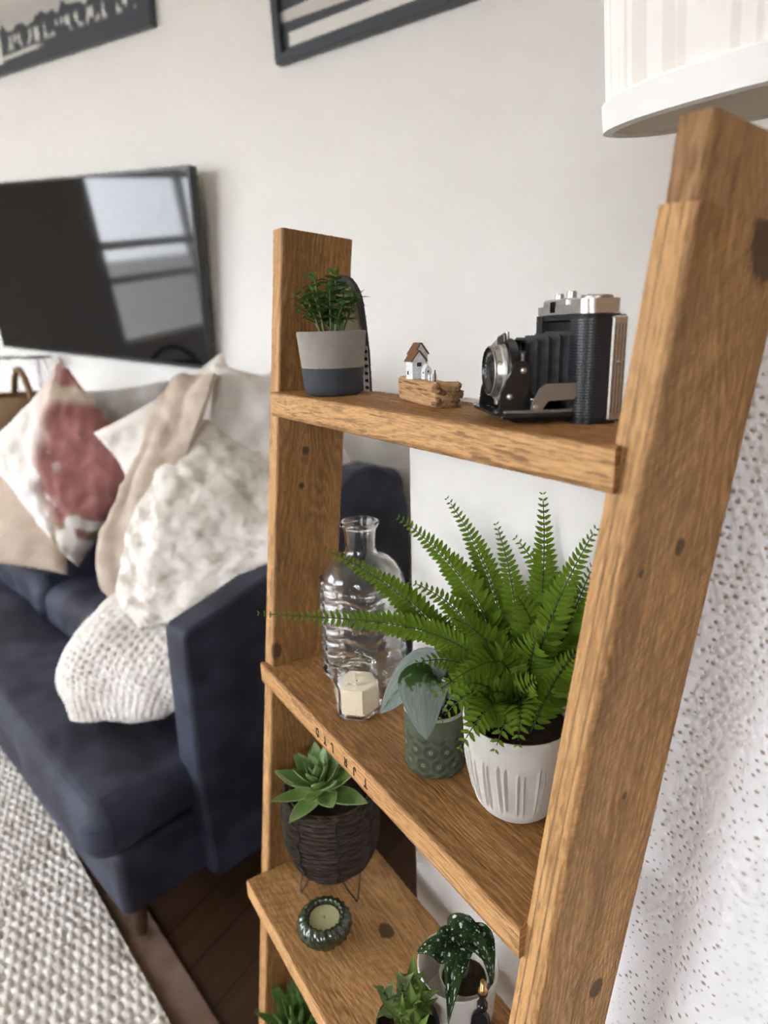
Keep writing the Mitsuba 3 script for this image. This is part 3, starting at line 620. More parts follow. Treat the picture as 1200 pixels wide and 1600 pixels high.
for k in range(15):
    a = k * 2.399; rr = .010 + .032 * math.sqrt((k + .3) / 15)
    tip = np.array([math.cos(a) * rr * 1.25, math.sin(a) * rr * 1.0, .160 - 30 * rr * rr * .9 + g.uniform(-.008, .008)])
    if k in (3,): tip = np.array([-.060, -.016, .128])
    base = np.array([math.cos(a) * .010, math.sin(a) * .010, .066])
    mid = .5 * (base + tip) + np.array([0, 0, .006])
    put('stem', bend_tube(base, mid, tip, .0017, .0009, 8, 5), 'pale_stem', PM, pp, smooth=True)
    c = through(base, mid, tip, 30)
    for i, t in enumerate((.38, .52, .66, .80, .92)):
        p = c[int(t * 29)]; ph = a + i * 1.57
        for s in (0, math.pi):
            L = (.0275 - .007 * t) * g.uniform(.85, 1.2)
            d = np.array([math.cos(ph + s), math.sin(ph + s), g.uniform(.05, .75)])
            x, y, z = axes_from(d)
            put('leaf', tmpl[i % 2], 'small_leaf_light' if (t > .85 or g.random() < .25) else 'small_leaf_dark', PM @ frame(p, x * L, y * L, z * L), pp)
    for s in (0, 1):
        d = np.array([math.cos(a + s * 3), math.sin(a + s * 3), 1.2]); x, y, z = axes_from(d)
        put('leaf', tmpl[0], 'small_leaf_light', PM @ frame(tip, x * .012, y * .012, z * .012), pp)

# rounded plaque with burlap and a dashed white edge behind the pot
plaque = thing('plaque', 'rounded dark plaque with burlap edging standing behind the grey and slate pot', 'ornament')
from shapely.geometry import Point, Polygon, box as sbox
arch = Polygon([(.012, 0), (.1085, 0), (.106, .05), (.098, .098)] + [(.040 + .057 * math.cos(a) , .098 + .058 * math.sin(a)) for a in np.linspace(0.1, math.pi - .6, 14)] + [(.012, .13)])
plastic('charcoal_board', (.045, .045, .048), .7, .2)
bumped('burlap', lambda p, n, uv: mix((.10, .075, .045), (.26, .205, .135), .5 + .5 * dr.sin(p.z * 2600) * dr.sin((p.x + p.y) * 2600)), lambda p, n, uv: .0004 * dr.sin(p.z * 2600) * dr.sin((p.x + p.y) * 2600), 1.0, .95, .1)
QM = LW @ frame((0, .3985, z1), (1, 0, 0), (0, 0, 1), (0, -1, 0))
put('board', trimesh.creation.extrude_polygon(arch, .006), 'charcoal_board', QM, plaque, smooth=False)
put('burlap_layer', trimesh.creation.extrude_polygon(arch.buffer(-.006).intersection(sbox(0, .062, .2, .138)), .0024), 'burlap', QM @ tr(.001, 0, .006), plaque, smooth=False)
g = np.random.default_rng(8)
edge = [(.1075 - .0012 * k, .062 + .0028 * k) for k in range(22)]
fr_ = cat(*[tube([(x - .009, y, .0078), (x + g.uniform(-.001, .003) + (.0 if y < .098 else -(y - .098) * .35), y + g.uniform(-.003, .004), .0078 + g.uniform(-.001, .002))], [.0006, .0003], 4) for x, y in edge for _ in (0, 1)])
put('fringe', fr_, 'burlap', QM, plaque, smooth=False, kind='stuff', label='frayed burlap fringe')
plastic('white_trim', (.78, .77, .74), .7, .2); plastic('black_dash', (.02, .02, .02), .7, .2)
put('white_strip', trimesh.creation.extrude_polygon(Polygon([(.098, 0), (.1115, 0), (.1095, .060), (.098, .060)]), .0012), 'white_trim', QM @ tr(0, 0, .0061), plaque, smooth=False)
for k in range(6):
    put('dash', cbox((.1035 - .0003 * k, .003 + .0096 * k, .0070), (.1118 - .0003 * k, .0072 + .0096 * k, .0079), .0003), 'black_dash', QM, plaque, smooth=False)

# ------------------------------------------------------------------ driftwood with little houses
wood('driftwood', [], pale=(.52, .33, .17), mid=(.36, .20, .09), dark=(.10, .05, .025), base=.05, cracks=.6, rough=.8)
drift = thing('driftwood', 'block of driftwood with a jagged broken end in the middle of the top board', 'driftwood')
DM = LW @ tr(.2400, .3705, z1) @ rot([0, 0, 1], -12)
v, f, uv = board(.098, .030, .028, .004, 60, 11, .0016)
k = v[:, 0] / .098
v[:, 1] += -.015 ; v[:, 1] *= 1 - .1 * k; v[:, 2] *= 1 - .12 * k + .10 * (k > .75) * (k - .75) * 4
jag = (meshkit.noise(np.stack([v[:, 1] * 260, v[:, 2] * 260, 0 * k], -1), 5) - .5) + .6 * (meshkit.noise(np.stack([v[:, 1] * 600, v[:, 2] * 600, 0 * k], -1), 6) - .5)
v[:, 0] += np.clip((k - .72) / .28, 0, 1) ** 2 * (jag * .018 + (v[:, 2] - .010) * .35)
put('block', (v, f, uv), 'driftwood', DM, drift, smooth=True)
plastic('broken_wood', lambda p, n, uv: mix((.045, .022, .010), (.36, .215, .115), fbm(p.x * 300, p.y * 300, p.z * 300)), .95, .1)
g = np.random.default_rng(12); ms = []
for _ in range(70):
    y, z = g.uniform(-.0125, .0125), g.uniform(.002, .0235); L = g.uniform(.006, .020) * (.6 + z * 22); w = g.uniform(.0012, .0035)
    b = cbox((0, -w, -w * .7), (L, w, w * .7), w * .3); b.apply_transform(rot([0, g.uniform(-1, 1), g.uniform(-1, 1) + .01], g.uniform(-24, 24)) @ rot([1, 0, 0], g.uniform(0, 90))); b.apply_translation((.090, y, z)); ms.append(b)
put('splintered_end', cat(*ms), 'broken_wood', DM, drift, smooth=False, kind='stuff', label='rough splintered end')
plastic('house_white', lambda p, n, uv: mix((.74, .75, .77), (.60, .64, .70), smoothstep(.55, .7, noise(p.x * 500, p.y * 500, p.z * 500))), .8, .2)
plastic('house_roof', (.17, .085, .040), .8, .2); plastic('house_window', (.02, .022, .03), .6, .3); plastic('house_green', (.12, .16, .05), .8, .1)
def house(label, x, y, w, d, h, rh, roof, deg, win):
    t = thing('miniature_house', label, 'miniature house')
    M = DM @ tr(x, y, .0262) @ rot([0, 0, 1], deg) @ scl(1.3)
    body = trimesh.convex.convex_hull(np.array([(sx * w / 2, sy * d / 2, zz) for sx in (-1, 1) for sy in (-1, 1) for zz in (0, h)] + [(sx * (w / 2 - .0002), 0, h + rh) for sx in (-1, 1)]))
    put('walls', body, 'house_white', M, t, smooth=False)
    if roof:
        o = .0008
        for s in (-1, 1):
            q = np.array([(-w / 2 - o, s * (d / 2 + o), h - o), (w / 2 + o, s * (d / 2 + o), h - o), (w / 2 + o, 0, h + rh + .0003), (-w / 2 - o, 0, h + rh + .0003)])
            nn = unit(np.cross(q[1] - q[0], q[3] - q[0])) * s * -1; nn = nn if nn[2] > 0 else -nn
            put('roof_side', trimesh.convex.convex_hull(np.vstack([q, q + nn * .0011])), roof, M, t, smooth=False)
    for (face, a, b, ww, hh) in win:
        if face == 'x': put('window', cbox((w / 2 - .0002, a - ww / 2, b), (w / 2 + .0004, a + ww / 2, b + hh), .0001), 'house_window', M, t, smooth=False)
        else: put('window', cbox((a - ww / 2, -d / 2 - .0004, b), (a + ww / 2, -d / 2 + .0002, b + hh), .0001), 'house_window', M, t, smooth=False)
house('tall white miniature house with a brown roof at the back of the driftwood', 0.014, .004, .011, .013, .021, .0085, 'house_roof', 6, [('y', 0, .012, .0022, .003), ('y', .001, .004, .0022, .003), ('x', -.002, .013, .002, .003)])
house('lower white miniature house with a brown roof and small black window on the driftwood', .027, -.0045, .011, .0135, .0155, .0080, 'house_roof', 8, [('x', .0, .0108, .0045, .0033), ('y', -.002, .004, .002, .0028)])
house('tiny white miniature house at the right of the row on the driftwood', .0415, .002, .0065, .007, .008, .005, None, 4, [('x', 0, .006, .0016, .0016), ('y', .001, .005, .0014, .0014)])
DM0 = DM; DM = DM @ tr(.012, 0, -.0008)
ch = thing('miniature_church', 'tiny white miniature church with two posts nearest the broken end of the driftwood', 'miniature house')
put('walls', cat(cbox((.0445, -.003, .0262), (.0475, .003, .033), .0003), cbox((.0525, -.003, .0262), (.0550, .003, .0345), .0003)), 'house_white', DM, ch, smooth=False)
put('post', cbox((.0560, -.0006, .0262), (.0570, .0006, .0385), .0002), 'house_window', DM, ch, smooth=False)
put('shrub', cat(cbox((.0485, -.002, .0262), (.0520, .002, .0305), .0008)), 'house_green', DM, ch, smooth=False)

# ------------------------------------------------------------------ folding camera
plastic('leatherette', lambda p, n, uv: mix((.012, .012, .013), (.022, .022, .024), fbm(p.x * 900, p.y * 900, p.z * 900)), .5, .25)
plastic('black_enamel', (.010, .010, .011), .25, .6)
plastic('bellows_black', lambda p, n, uv: mix((.018, .019, .021), (.050, .054, .060), fbm(p.x * 160, p.y * 160, p.z * 160)), .7, .35)
scene['satin_metal'] = {'type': 'twosided', 'bsdf': {'type': 'principled', 'base_color': proc(lambda p, n, uv: mix((.52, .50, .47), (.72, .70, .67), fbm(p.x * 300, p.y * 300, p.z * 300))), 'metallic': .85, 'roughness': .32}}
scene['dull_metal'] = {'type': 'twosided', 'bsdf': {'type': 'principled', 'base_color': rgb(.34, .32, .29), 'metallic': .7, 'roughness': .38}}
cam = thing('folding_camera', 'vintage black folding camera with bellows and silver lens on the right of the top board', 'camera')
CM = LW @ tr(.5060, .3535, z1 + .001) @ rot([0, 0, 1], -25.5)
BH, BD, XA, XB = .0885, .0335, -.112, .0055
def stadium(x0, x1, y0, y1, r, n=10):
    return Polygon([(x0 + r + r * math.cos(a), y0 + r + r * math.sin(a)) for a in np.linspace(math.pi, 1.5 * math.pi, n)] + [(x1 - r + r * math.cos(a), y0 + r + r * math.sin(a)) for a in np.linspace(1.5 * math.pi, 2 * math.pi, n)] +
                   [(x1 - r * .4 + r * .4 * math.cos(a), y1 - r * .4 + r * .4 * math.sin(a)) for a in np.linspace(0, .5 * math.pi, n)] + [(x0 + r * .4 + r * .4 * math.cos(a), y1 - r * .4 + r * .4 * math.sin(a)) for a in np.linspace(.5 * math.pi, math.pi, n)])
solid = stadium(XA, XB, 0, BD, .0125)
body = solid.difference(sbox(-.0865, -.01, -.0185, .021))
put('body', trimesh.creation.extrude_polygon(body, BH), 'leatherette', CM, cam, smooth=25)
plates = [(0, .0022), (BH - .0025, BH + .0005)]
put('bottom_plate', trimesh.creation.extrude_polygon(solid.buffer(.0006), .0026), 'black_enamel', CM @ tr(0, 0, -.0008), cam, smooth=25)
for za, zb in ((BH - .005, BH), (.002, .006)): put('body_frame', cbox((-.0868, .001, za), (-.0182, .020, zb), .0005), 'black_enamel', CM, cam, smooth=False)
# ribbed grip: close-set rings round the near end
ribs = []
for k in range(34):
    z = .0045 + k * (BH - .010) / 33
    p2 = solid.intersection(sbox(-.0180, -.01, .02, .0255)).buffer(.0011)
    e = trimesh.creation.extrude_polygon(p2, .00145); e.apply_translation((0, 0, z)); ribs.append(e)
plastic('grip_black', (.030, .031, .036), .34, .45)
put('ribbed_grip', cat(*ribs), 'grip_black', CM, cam, smooth=25, label='ribbed black grip')
# silver back strip
strip = [cbox((XB - .0030, .0245, .002), (XB + .0022, .0375, BH - .002), .0012)]
put('back_cover', cat(cbox((XA - .001, .0330, .001), (XB + .0010, .0372, BH - .001), .0012)), 'black_enamel', CM, cam, smooth=False)
strip_k = put('side_strip', cat(*strip), 'satin_metal', CM, cam, smooth=False, label='silver side strip')
for k in range(4): put('groove', cbox((XB + .0019, .0268 + k * .0028, .008), (XB + .00245, .0276 + k * .0028, BH - .008), .0002), 'black_enamel', CM, strip_k, smooth=False)
put('strap_lug', mlathe([(0, 0), (.0016, 0), (.0016, .0012), (.0008, .0018), (0, .0018)], 16), 'dull_metal', CM @ tr(XB + .0022, .0312, .050) @ rot([0, 1, 0], 90), strip_k, smooth=40)
# top plate with viewfinder and knobs
tp = put('top_plate', cat(trimesh.creation.extrude_polygon(stadium(XA + .0015, XB - .001, .001, BD - .001, .011), .0075), cbox((-.090, .0015, .0065), (-.034, .0300, .0135), .0016), trimesh.creation.extrude_polygon(stadium(-.034, XB - .001, .001, BD - .001, .011), .0115)), 'satin_metal', CM @ tr(0, 0, BH + .0004), cam, smooth=25, label='silver top plate')
put('viewfinder_window', cbox((-.0700, .0006, .0022), (-.0585, .0025, .0118), .0004), 'tv_glass', CM @ tr(0, 0, BH), tp, smooth=False)
put('film_opening', cbox((-.0862, .006, BH - .020), (-.0186, .0200, BH - .0055), .0006), 'black_enamel', CM, cam, smooth=False)
def knob(x, y, r, h, mat='satin_metal', z=.0):
    put('knob', mlathe([(0, 0), (r, 0), (r, h * .75), (r * .9, h), (0, h)], 28), mat, CM @ tr(x, y, BH + z), tp, smooth=40)
knob(-.084, .015, .0042, .0072, z=.0120); knob(-.044, .010, .0042, .0066, z=.0130); knob(-.020, .019, .0100, .0035, 'black_enamel', .0118); knob(-.0785, .022, .0075, .0028, 'dull_metal', .0118)
put('dial', mlathe([(0, 0), (.0125, 0), (.0125, .0022), (.011, .0030), (0, .0030)], 40), 'dull_metal', CM @ tr(-.006 - .004, .018, BH + .0118), tp, smooth=40)
# drop bed
bed = put('bed', cat(cbox((-.0900, -.0640, .0050), (-.0020, .004, .0085), .001), trimesh.convex.convex_hull(np.array([(-.088, -.064, .0085), (-.004, -.064, .0085), (-.088, -.0690, .0105), (-.004, -.0690, .0105), (-.082, -.050, .0010), (-.010, -.050, .0010), (-.082, .002, .0010), (-.010, .002, .0010), (-.088, .003, .006), (-.004, .003, .006)]))), 'black_enamel', CM, cam, smooth=False)
for sx in (-.085, -.009): put('rail', cbox((sx - .0022, -.060, .0084), (sx + .0022, .001, .0112), .0006), 'dull_metal', CM, bed, smooth=False)
for x in (-.066, -.052, -.036): put('screw', mlathe([(0, 0), (.0022, 0), (.0020, .001), (.0012, .0016), (0, .0017)], 18), 'satin_metal', CM @ tr(x, -.057, .0084), bed, smooth=40)
# side struts
for sx in (-.0030, -.0880):
    poly = Polygon([(-.036, .012), (-.031, .0105), (-.024, .020), (-.002, .0205), (.001, .024), (.001, .0325), (-.026, .0325), (-.031, .029), (-.0372, .017)])
    ps = trimesh.creation.extrude_polygon(poly.buffer(.0008), .0012)
    s_ = put('strut', ps, 'dull_metal', CM @ frame((sx, 0, 0), (0, 1, 0), (0, 0, 1), (1, 0, 0)), cam, smooth=False, label='grey metal strut')
    put('rivet', mlathe([(0, 0), (.0022, 0), (.0018, .0010), (0, .0013)], 18), 'satin_metal', CM @ tr(sx + .0012, -.0345, .0145) @ rot([0, 1, 0], 90), s_, smooth=40)
# lens standard and lens
std = put('lens_standard', cat(cbox((-.0790, -.0430, .0085), (-.0160, -.0375, .060), .0018), trimesh.convex.convex_hull(np.array([(x, y, z) for x in (-.0190, -.0150) for y, z in ((-.062, .009), (-.034, .009), (-.036, .047), (-.040, .052), (-.048, .052), (-.060, .026))])),
                              trimesh.convex.convex_hull(np.array([(x, y, z) for x in (-.0800, -.0760) for y, z in ((-.062, .009), (-.034, .009), (-.036, .047), (-.040, .052), (-.048, .052), (-.060, .026))]))), 'black_enamel', CM, cam, smooth=False)
for y, z in ((-.0415, .044), (-.0530, .0225)): put('rivet', mlathe([(0, 0), (.0027, 0), (.0023, .0012), (.001, .0018), (0, .0019)], 20), 'satin_metal', CM @ tr(-.0150, y, z) @ rot([0, 1, 0], 90), std, smooth=40)
LZ, LX = .0425, -.0475
AX = lambda y: CM @ frame((LX, y + .0075, LZ), (1, 0, 0), (0, 0, 1), (0, -1, 0))
lens = put('shutter_housing', mlathe([(0, 0), (.0275, 0), (.0280, .003), (.0280, .0080), (.0262, .0100), (0, .0100)], 72), 'black_enamel', AX(-.0495), cam, smooth=40)
put('focus_ring', mlathe([(.0205, .0), (.0262, .0), (.0268, .002), (.0258, .0038), (.0232, .0044), (.0218, .0088), (.0190, .0092), (.0178, .0080), (.0178, .0), (.0205, 0)], 90, lambda t, r, z: r + .0003 * (np.sin(60 * t) > 0) * (r > .0255)), 'satin_metal', AX(-.0593), lens, smooth=30, label='silver focusing ring')
put('front_ring', mlathe([(.0200, -.002), (.0215, .0), (.0215, .0032), (.0208, .0038), (.0200, .0032), (.0200, -.002)], 72), 'dull_metal', AX(-.0665), lens, smooth=40)
put('name_ring', mlathe([(.0120, -.0010), (.0188, .0014), (.0196, .0034), (.0201, .0034), (.0199, .0006), (.0120, -.002), (.0120, -.001)], 60), 'black_enamel', AX(-.0672), lens, smooth=40)
put('glass', mlathe([(0, .0022), (.004, .0021), (.008, .0014), (.0121, .0002), (.0121, -.003), (0, -.003)], 48), 'tv_glass', AX(-.0658), lens, smooth=40)
plastic('dial_ink', (.02, .02, .02), .6, .2); plastic('pale_ink', (.55, .55, .52), .6, .2)
for a, txt in ((62, '12'), (38, '.'), (22, '2'), (-12, '15'), (88, '9'), (-40, '30'), (120, '6')):
    gq = meshkit.text_mesh(txt, .0030, .0002); gq.apply_translation((-gq.bounds[1][0] / 2, 0, 0))
    th_ = math.radians(a)
    o = np.array([.0226 * math.cos(th_), .0226 * math.sin(th_), .0068])
    nn = np.array([math.cos(th_) * .953, math.sin(th_) * .953, .303]); yy = unit(np.array([math.cos(th_) * -.303, math.sin(th_) * -.303, .953])); xx = np.cross(yy, nn)
    put('number', gq, 'dial_ink', AX(-.0593) @ frame(o + nn * .0001, xx, yy, nn) @ tr(0, -.0015, 0), lens, smooth=False)
for k, chx in enumerate('ANASTIGMAT'):
    gq = meshkit.text_mesh(chx, .0022, .0002); gq.apply_translation((-gq.bounds[1][0] / 2, -.0011, 0)); a = math.radians(205 - k * 13.5)
    put('letter', gq, 'pale_ink', AX(-.0672) @ tr(.0148 * math.cos(a), .0148 * math.sin(a), .0011) @ rot([0, 0, 1], math.degrees(a) - 90), lens, smooth=False)
put('shutter_plate', cbox((.0085, .0195, .0058), (.0285, .0275, .0082), .0006), 'black_enamel', AX(-.0555) @ rot([0, 0, 1], 12), lens, smooth=False)
put('shutter_lever', mlathe([(0, 0), (.0018, 0), (.0018, .0062), (.0012, .0070), (0, .0070)], 16), 'satin_metal', AX(-.0530) @ tr(.008, .0265, .003) @ rot([1, 0, 0], -90), lens, smooth=40)
put('pointer', cbox((-.004, -.0300, .004), (.004, -.0240, .0058), .0008), 'dull_metal', AX(-.0575), lens, smooth=False)
# bellows: pleats tapering to the lens standard
bl, N = [], 6
ys = np.linspace(-.0375, .0195, 2 * N + 1)
for k, y in enumerate(ys):
    t = k / (2 * N); hw = .0285 + .0055 * t; hz = .0245 + .0075 * t
    ins = .0042 if k % 2 else 0
    cxb, czb = -.0500, .0440 + .002 * t
    x0, x1, w0, w1 = cxb - hw + ins, cxb + hw - ins, czb - hz + ins * .8, czb + hz - ins * .8
    c_ = .0030
    bl.append(np.array([(x0 + c_, y, w0), (x1 - c_, y, w0), (x1, y, w0 + c_), (x1, y, w1 - c_), (x1 - c_, y, w1), (x0 + c_, y, w1), (x0, y, w1 - c_), (x0, y, w0 + c_), (x0 + c_, y, w0)]))
v, f, uv = grid_mesh(np.array(bl), 0)
put('bellows', (v, f), 'bellows_black', CM, cam, smooth=False, label='folded black bellows')
# ------------------------------------------------------------------ second board: ribbed glass bottle
bottle = thing('glass_bottle', 'large clear glass bottle with wavy ridges at the back of the second board', 'bottle')
GM = LW @ tr(.1085, .3700, z2) @ rot([0, 0, 1], 20) @ scl(1, 1, .965)
RB = .0600
outer = [(0, .0015), (.040, .0), (.0530, .0025), (.0575, .0070)] + [(RB - .0015, z) for z in np.linspace(.012, .158, 180)] + arc(.0185, .1585, .0400, 0, 78, 14) + [(.0240, .2015), (.0222, .2060), (.0215, .2120), (.0215, .2180), (.0225, .2300), (.0240, .2400), (.0268, .2425), (.0285, .2455), (.0282, .2485), (.0262, .2505)]
inner = [(.0235, .2500), (.0208, .2440), (.0190, .2300), (.0185, .2100), (.0195, .2010)] + arc(.0185, .1570, .0375, 76, 0, 12) + [(.0558, .150), (.0560, .08), (.0556, .014), (.0530, .0085), (.040, .0070), (0, .0090)]
def ridges(t, r, z):
    m = np.clip((z - .006) / .010, 0, 1) * np.clip((.172 - z) / .012, 0, 1) * (r > .0565)
    ph = (z + .0042 * np.sin(6 * t) * np.clip(z / .03, .3, 1)) / .0205
    fr = ph - np.floor(ph)
    return r + m * .0058 * (np.clip(fr / .86, 0, 1) ** 1.3 - np.clip((fr - .86) / .14, 0, 1)) 
put('glass', mlathe(outer + inner, 144, ridges), 'clear_glass', GM, bottle, smooth=55)

# ------------------------------------------------------------------ candle jar
jar = thing('candle_jar', 'hexagonal glass jar with a cream candle in front of the ridged bottle', 'candle')
JM = LW @ tr(.1905, .3085, z2) @ rot([0, 0, 1], 14)
def hexr(t, r, z):
    q = np.cos(np.pi / 6) / np.cos((t + np.pi / 6) % (np.pi / 3) - np.pi / 6)
    w = np.clip((.050 - z) / .006, 0, 1)
    q = np.minimum(q, 1.095)
    return r * (w * q + (1 - w))
jo = [(0, .001), (.024, 0), (.0310, .0015), (.0335, .005), (.0340, .012), (.0340, .044), (.0325, .0490), (.0285, .0525), (.0275, .0545), (.0288, .0565), (.0288, .0582), (.0276, .0596), (.0288, .0612), (.0288, .0630), (.0276, .0646), (.0280, .0680), (.0272, .0700)]
ji = [(.0256, .0700), (.0252, .066), (.0250, .054), (.0280, .0495), (.0300, .0445), (.0300, .012), (.0290, .008), (0, .0065)]
put('glass', mlathe(jo + ji, 120, hexr), 'clear_glass', JM, jar, smooth=35)
plastic('cream_wax', lambda p, n, uv: mix((.86, .73, .52), (.92, .84, .66), fbm(p.x * 60, p.y * 60, p.z * 60)), .5, .3)
put('wax', mlathe([(0, .0070), (.0285, .0082), (.0295, .012), (.0295, .0425), (.0286, .0450), (.010, .0440), (0, .0440)], 96, hexr), 'cream_wax', JM, jar, smooth=35)
put('wick', tube([(0, 0, .043), (.0003, 0, .047), (.001, 0, .049)], .0007, 6), 'black_dash', JM, jar, smooth=True)

# ------------------------------------------------------------------ green daisy pot with a silver-leaved plant
def daisy(uv, R0=.0355):
    th, s = mi.Float(uv.x), mi.Float(uv.y) - .034
    n = 12.0
    row = dr.floor(s / .0185 + .5); off = .5 * (row - 2 * dr.floor(row / 2))
    q = th / 6.28319 * n + off; k = dr.floor(q)
    dx, dy = (q - k - .5) * 6.28319 / n * R0, s - row * .0185
    d = dr.sqrt(dx * dx + dy * dy); ang = dr.atan2(dy, dx)
    ray = smoothstep(-.1, .5, dr.cos(ang * 26)) * smoothstep(.0036, .0048, d) * (1 - smoothstep(.0084, .0092, d))
    dot = 1 - smoothstep(.0011, .0016, d); ring = smoothstep(.0010, .0014, d) * (1 - smoothstep(.0017, .0022, d))
    band = smoothstep(.0, .004, s + .004) * (1 - smoothstep(.052, .054, s))
    return ray * band, dot * band, ring * band
def daisy_col(p, n, uv):
    ray, dot, ring = daisy(uv)
    c = mix((.055, .066, .040), (.088, .098, .064), fbm(p.x * 120, p.y * 120, p.z * 120))
    c = mix(c, (.016, .030, .010), ray * .9)
    c = mix(c, (.42, .43, .36), ring); c = mix(c, (.05, .07, .04), dot)
    return mix(c, (.035, .060, .030), 1 - smoothstep(.030, .042, mi.Float(uv.y)))
bumped('green_glaze', daisy_col, lambda p, n, uv: -.0006 * daisy(uv)[0] + .0012 * daisy(uv)[2], 1.0, .34, .4, 3e-4, clearcoat=.2)
plastic('green_rim', (.30, .31, .25), .3, .5)
gp = thing('potted_plant', 'silver and green leaved plant in a green daisy-patterned pot beside the white fern pot', 'potted plant')
GP = LW @ tr(.3400, .3285, z2)
put('pot', lathe([(0, .0), (.0320, .0), (.0348, .0018), (.0362, .005), (.0364, .010), (.0368, .076), (.0366, .0785), (.0352, .0795), (.0340, .0785), (.0338, .060), (0, .060)], 128), 'green_glaze', GP, gp, smooth=True)
put('rim', mlathe([(.0335, .0765), (.0336, .0792), (.0345, .0802), (.0358, .0802), (.0368, .0792), (.0370, .0775), (.0366, .0765), (.0335, .0765)], 96), 'green_rim', GP, gp, smooth=40)
put('soil', soil_mesh(.0339, .068, 5), 'soil', GP, gp, smooth=True)
def hoya(p, n, uv):
    u, v = mi.Float(uv.x), mi.Float(uv.y)
    e = fbm(u * 9, v * 5, 3.0) - .5
    g_ = 1 - smoothstep(.48, .60, u + .5 * e + .10 * dr.abs(v))
    rib = 1 - smoothstep(.0, .08, dr.abs(v))
    c = mix((.105, .135, .100), (.22, .25, .23), fbm(u * 16, v * 26, 1.0))
    return mix(mix(c, (.035, .075, .020), g_), (.16, .21, .15), rib * .5)
def hoya_s(p, n, uv):
    u, v = mi.Float(uv.x), mi.Float(uv.y)
    c = mix((.12, .15, .12), (.25, .285, .275), fbm(u * 12, v * 26, 1.0))
    return mix(c, (.07, .12, .05), (1 - smoothstep(.06, .22, dr.abs(v - .06))) * smoothstep(.25, .5, fbm(u * 7, v * 2, 4.)))
leafmat('silver_green_leaf', hoya, .1, .4); leafmat('silver_leaf', hoya_s, .1, .4)
lf = lambda *a, **k: put('leaf', leaf_path(*a, **k), None, LW, gp, smooth=True)
def leaf_part(mat, parent, M, *a, **k): return put('leaf', leaf_path(*a, **k), mat, M, parent, smooth=True)
leaf_part('silver_leaf', gp, LW, (.338, .336, .958), (.300, .331, .962), (.2780, .2920, .902), .056, (.25, -.60, .75), fold=-.22, n=18, shape=(.95, .62))
leaf_part('silver_green_leaf', gp, LW, (.329, .337, .960), (.345, .308, .972), (.3810, .2860, .926), .062, (.35, -.45, .8), fold=-.16, n=20, m=9, shape=(.78, .62))
leaf_part('silver_green_leaf', gp, LW, (.352, .345, .945), (.372, .352, .978), (.3950, .338, .985), .042, (.3, -.5, .8), fold=.12, n=14, shape=(.6, .85))
leaf_part('silver_leaf', gp, LW, (.335, .350, .955), (.330, .366, .985), (.322, .372, 1.005), .036, (.3, -.7, .5), fold=.12, n=14, shape=(.6, .85))
for a, b in (((.343, .330, .922), (.338, .336, .958)), ((.340, .332, .922), (.329, .337, .960)), ((.348, .332, .922), (.352, .345, .945)), ((.342, .338, .922), (.335, .350, .955))):
    put('stem', bend_tube(a, .5 * (np.array(a) + np.array(b)) + [.002, 0, .004], b, .0016, .0010), 'pale_stem', LW, gp, smooth=True)

# ------------------------------------------------------------------ white fluted pot with the fern
bumped('stone_white', lambda p, n, uv: mix((.40, .378, .338), (.52, .498, .455), fbm(p.x * 45, p.y * 45, p.z * 45)), lambda p, n, uv: .0003 * fbm(p.x * 420, p.y * 420, p.z * 420), 1.0, .8, .25)
fern = thing('potted_fern', 'large green fern in a white pot with carved grooves on the second board', 'potted plant')
WP = LW @ tr(.4490, .3560, z2)
gr = np.random.default_rng(21)
marks = []
th0 = 0.0
for k in range(18):
    for j in range(2): marks.append((k * 2 * math.pi / 18 + (j - .5) * .115 + gr.uniform(-.02, .02), gr.uniform(.018, .026), gr.uniform(.078, .086), gr.uniform(-.07, .07), gr.uniform(.030, .042)))
def fluted(t, r, z):
    o = np.zeros_like(t)
    for a, lo, hi, sl, w in marks:
        d = (t - a - sl * (z - .05) / .05 * .5 + np.pi) % (2 * np.pi) - np.pi
        m = np.clip((z - lo) / .006, 0, 1) * np.clip((hi - z) / .004, 0, 1) * (r > .040)
        o += m * (.0016 * np.exp(-(d / w) ** 2 * 3) - .0016 * np.exp(-((d - w * 1.3) / (w * .7)) ** 2 * 2))
    return r + o
wp_out = [(0, 0), (.022, 0), (.0285, .0012), (.0345, .0045), (.0400, .0100), (.0445, .0165)] + [(.0445 + .0132 * math.sin((z - .0165) / .088 * math.pi / 2), z) for z in np.linspace(.020, .1000, 40)] + [(.0580, .1035), (.0584, .1090), (.0582, .1125), (.0570, .1140), (.0550, .1135), (.0535, .1090), (.0525, .095), (0, .095)]
put('pot', mlathe(wp_out, 360, fluted), 'stone_white', WP, fern, smooth=50)
put('soil', soil_mesh(.0520, .1010, 7), 'soil', WP, fern, smooth=True)
